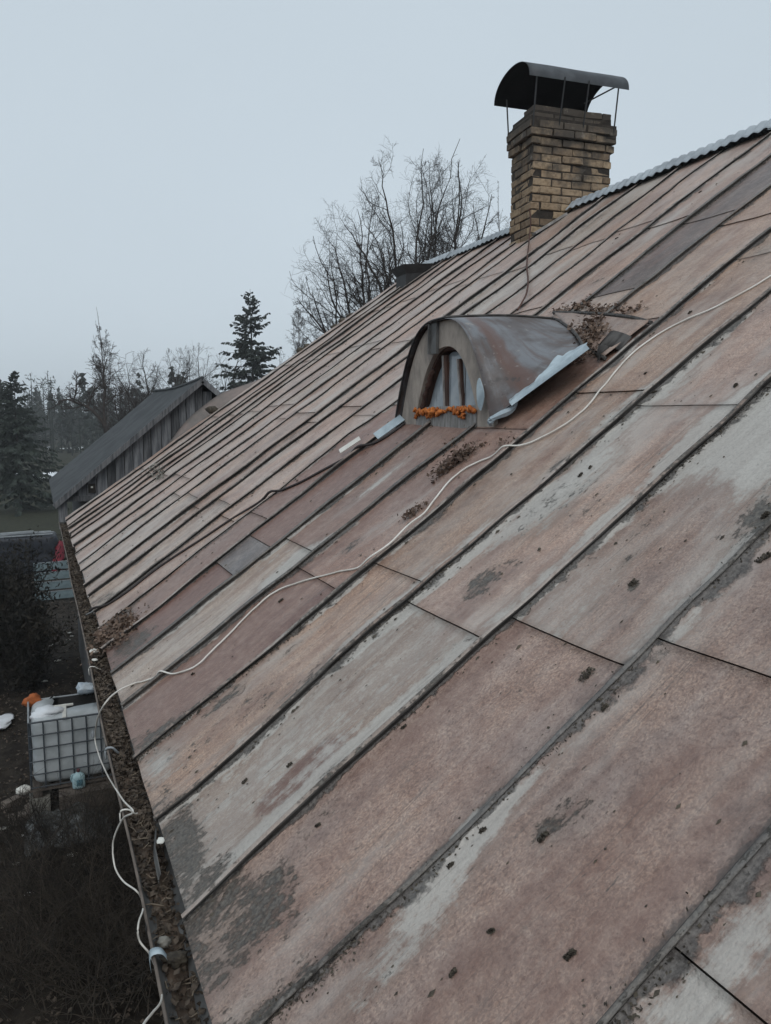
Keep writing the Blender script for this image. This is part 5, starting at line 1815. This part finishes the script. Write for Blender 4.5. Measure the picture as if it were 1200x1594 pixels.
# planks, film and scraps
for q, (a, b, w, lab) in enumerate((((6, 1256), (30, 1244), .13, 'short split log lying nearest the snow patch'), ((16, 1278), (44, 1268), .16, 'short grey plank lying beside the split log'), ((46, 1262), (64, 1250), .2, 'stub of squared timber beside the tank blocks'))):
    A = on_z(*a, .08); B = on_z(*b, .08)
    mb = MB(); mb.bar(A, B, w, .12); tag(mb.build('plank', M['plank'], None), lab, 'plank')
mb = MB()
c0 = on_z(105, 1272, .25)
s = np.linspace(-1, 1, 22)
A, B = np.meshgrid(s, s, indexing='ij')
Z = .10 * (fbm(A * 3 + 5, B * 3, 17) - .5) * 2 - .10 * (A ** 2 + B ** 2)
mb.grid(np.stack([c0[0] + A * .55, c0[1] + B * .55, c0[2] + Z], -1))
tag(mb.build('plastic_film', M['film'], None, smooth=True), 'crumpled sheet of clear plastic film lying before the tank', 'film')
for q, (px, py, rr, lab) in enumerate(((0, 1122, .24, 'white patch of old snow on the yard beside the tank'), (38, 1033, .06, 'small white scrap lying on the dark yard soil'))):
    P = on_z(px, py, .06)
    tag(lump('snow_patch', P, rr, M['snow'], 210 + q, (1.0, 1.4, .07), k=(20, 10), rough=.6), lab, 'snow')
for q, (px, py, rx_, ry_, lab) in enumerate(((70, 691, 1.1, 6, 'small patch of snow far out on the misty field'), (75, 740, 1.5, 3.2, 'patch of snow on the field just past the spruce'), (8, 742, 2.0, 3.2, 'patch of snow behind the yard spruce'), (132, 668, 4.0, 7, 'far streak of snow at the foot of the misty wood'))):
    dp = (CAM[2] - .3) / ((py - 656) / (FPX / cos(PHI))); dp = min(dp, 150)
    P = at(px, dp); P[2] = .35 + np.clip((dp - 120) / 500, 0, 1) ** 1.3 * 9
    tag(lump('snow_patch', P, 1.0, M['snow'], 220 + q, (rx_, ry_, .25), k=(20, 10), rough=.5), lab, 'snow')

srg = np.random.default_rng(260)
for q, (px, py) in enumerate(((62, 993), (80, 1004), (90, 1028), (92, 1000), (108, 985), (112, 990), (106, 996), (70, 1060), (35, 1300), (24, 1345), (45, 1392), (112, 1330), (120, 1345), (95, 1290), (140, 1275), (8, 1290))):
    P = on_z(px, py, .05)
    tag(lump('pale_scrap', P, srg.uniform(.03, .07), M['white' if q % 3 else 'stone'], 270 + q, (1.3, .8, .3), rough=.6), 'little pale scrap of litter lying on the dark yard', 'litter', 'pale litter in the yard')

# ------------------------------------------------------------------ farther yard: tarp pile, red sled, teal panel
T0 = on_z(42, 895, 0)
tp = empty('tarp_pile', T0); tag(tp, 'pile of goods under a navy tarp weighted with grey planks', 'tarp')
s = np.linspace(0, 1, 26); a = np.linspace(0, 2 * pi, 40, endpoint=False)
V = []; F = []
for j, q in enumerate(s):
    rr = 1.0 if q < .72 else np.sqrt(max(1e-4, 1 - ((q - .72) / .28) ** 2))
    rr = max(rr, .03)
    for k, an_ in enumerate(a):
        x, y = rrect(an_, 1.12 * (rr ** .6), .8 * (rr ** .6), 0)
        n_ = 1 + .26 * (fbm(k * .45, j * .15, 7) - .5) * (1.4 - q)
        V.append((T0[0] + x * n_, T0[1] + .8 + y * n_, 1.34 * min(q / .85, 1) + .12 * fbm(k * .3, j * .3, 5)))
nk = len(a)
for j in range(len(s) - 1):
    for k in range(nk):
        F.append((j * nk + k, j * nk + (k + 1) % nk, (j + 1) * nk + (k + 1) % nk, (j + 1) * nk + k))
F.append(tuple((len(s) - 1) * nk + k for k in range(nk)))
add('tarp', V, F, M['tarp'], tp, smooth=True)
for q, (x0, x1, y, z) in enumerate(((-.95, .95, .25, 1.44), (-.85, 1.0, .55, 1.47), (-.9, .9, .85, 1.47), (-1.0, .2, 1.1, 1.47), (-.5, .3, .45, 1.56))):
    mb = MB(); mb.bar(T0 + (x0, y, z), T0 + (x1, y + .06, z + .02), .13, .03)
    tag(mb.build('grey_plank', M['greyplank'], None), 'silver grey plank laid on top of the navy tarp', 'plank', 'planks on the tarp pile')
S0 = on_z(87, 893, 0)
V = []; F = []
a = np.linspace(0, 2 * pi, 18, endpoint=False)
for j, q in enumerate(np.linspace(0, 1, 16)):
    w = .26 * np.sqrt(np.clip(1 - (2 * q - 1) ** 4, .02, 1)) * (1 - .25 * q)
    for an_ in a:
        V.append((S0[0] + .22 * q + w * cos(an_), S0[1] + .35 * q + .07 * sin(an_) * (w / .26) + .10 * cos(an_) ** 2, 1.18 * q + .02))
nk = 18
for j in range(15):
    for k in range(nk):
        F.append((j * nk + k, j * nk + (k + 1) % nk, (j + 1) * nk + (k + 1) % nk, (j + 1) * nk + k))
F.append(tuple(range(nk - 1, -1, -1))); F.append(tuple(15 * nk + k for k in range(nk)))
tag(add('red_sled', V, F, M['red'], None, smooth=True), 'red plastic sled standing on end beside the tarp pile', 'sled')
g = np.random.default_rng(240)
for q in range(7):
    A = on_z(98 + g.uniform(-3, 12), 888, 0); B = A + np.array([g.uniform(-.3, .5), g.uniform(.1, .5), g.uniform(.8, 1.1)])
    mb = MB(); mb.bar(A, B, .07, .03); tag(mb.build('leaning_plank', M['plank'], None), 'pale stake leaning in the bundle beside the red sled', 'plank', 'stakes beside the red sled')
B0 = on_z(55, 940, 0)
pn = empty('board_panel', B0); tag(pn, 'leaning panel of teal grey boards with pale edges', 'panel')
for q in range(4):
    z0 = .08 + q * .29
    A = B0 + np.array([0, .16 * q, z0]); B = A + np.array([1.9, .05, .03])
    up_ = np.array([0, .16, .29]); up_ /= np.linalg.norm(up_)
    mb = MB(); mb.bar(A + up_ * .14, B + up_ * .14, .272, .03, up=np.cross(np.array([1, 0, 0]), up_)); bo = mb.build('board', M['teal'], pn)
    mb = MB(); mb.bar(A + up_ * .272 + (0, -.02, 0), B + up_ * .272 + (0, -.02, 0), .02, .012); mb.build('pale_edge', M['zinc'], bo)

# ================================================================== misty air round everything
mb = MB(); mb.box((0, 12, 12.0), (1420, 1420, 26.4))
hz = mb.build('haze', M['white'], None)
hz.data.materials.clear()
hm = bpy.data.materials.new('haze_air'); hm.use_nodes = True
hm.node_tree.nodes.clear()
ho = hm.node_tree.nodes.new('ShaderNodeOutputMaterial'); hv = hm.node_tree.nodes.new('ShaderNodeVolumePrincipled')
hv.inputs['Color'].default_value = (.96, .98, 1.0, 1)
hv.inputs['Density'].default_value = .0010
hv.inputs['Anisotropy'].default_value = .2
hm.node_tree.links.new(hv.outputs[0], ho.inputs['Volume'])
hz.data.materials.append(hm)
tag(hz, 'thin winter mist hanging over the yard and field', 'mist', kind='stuff')
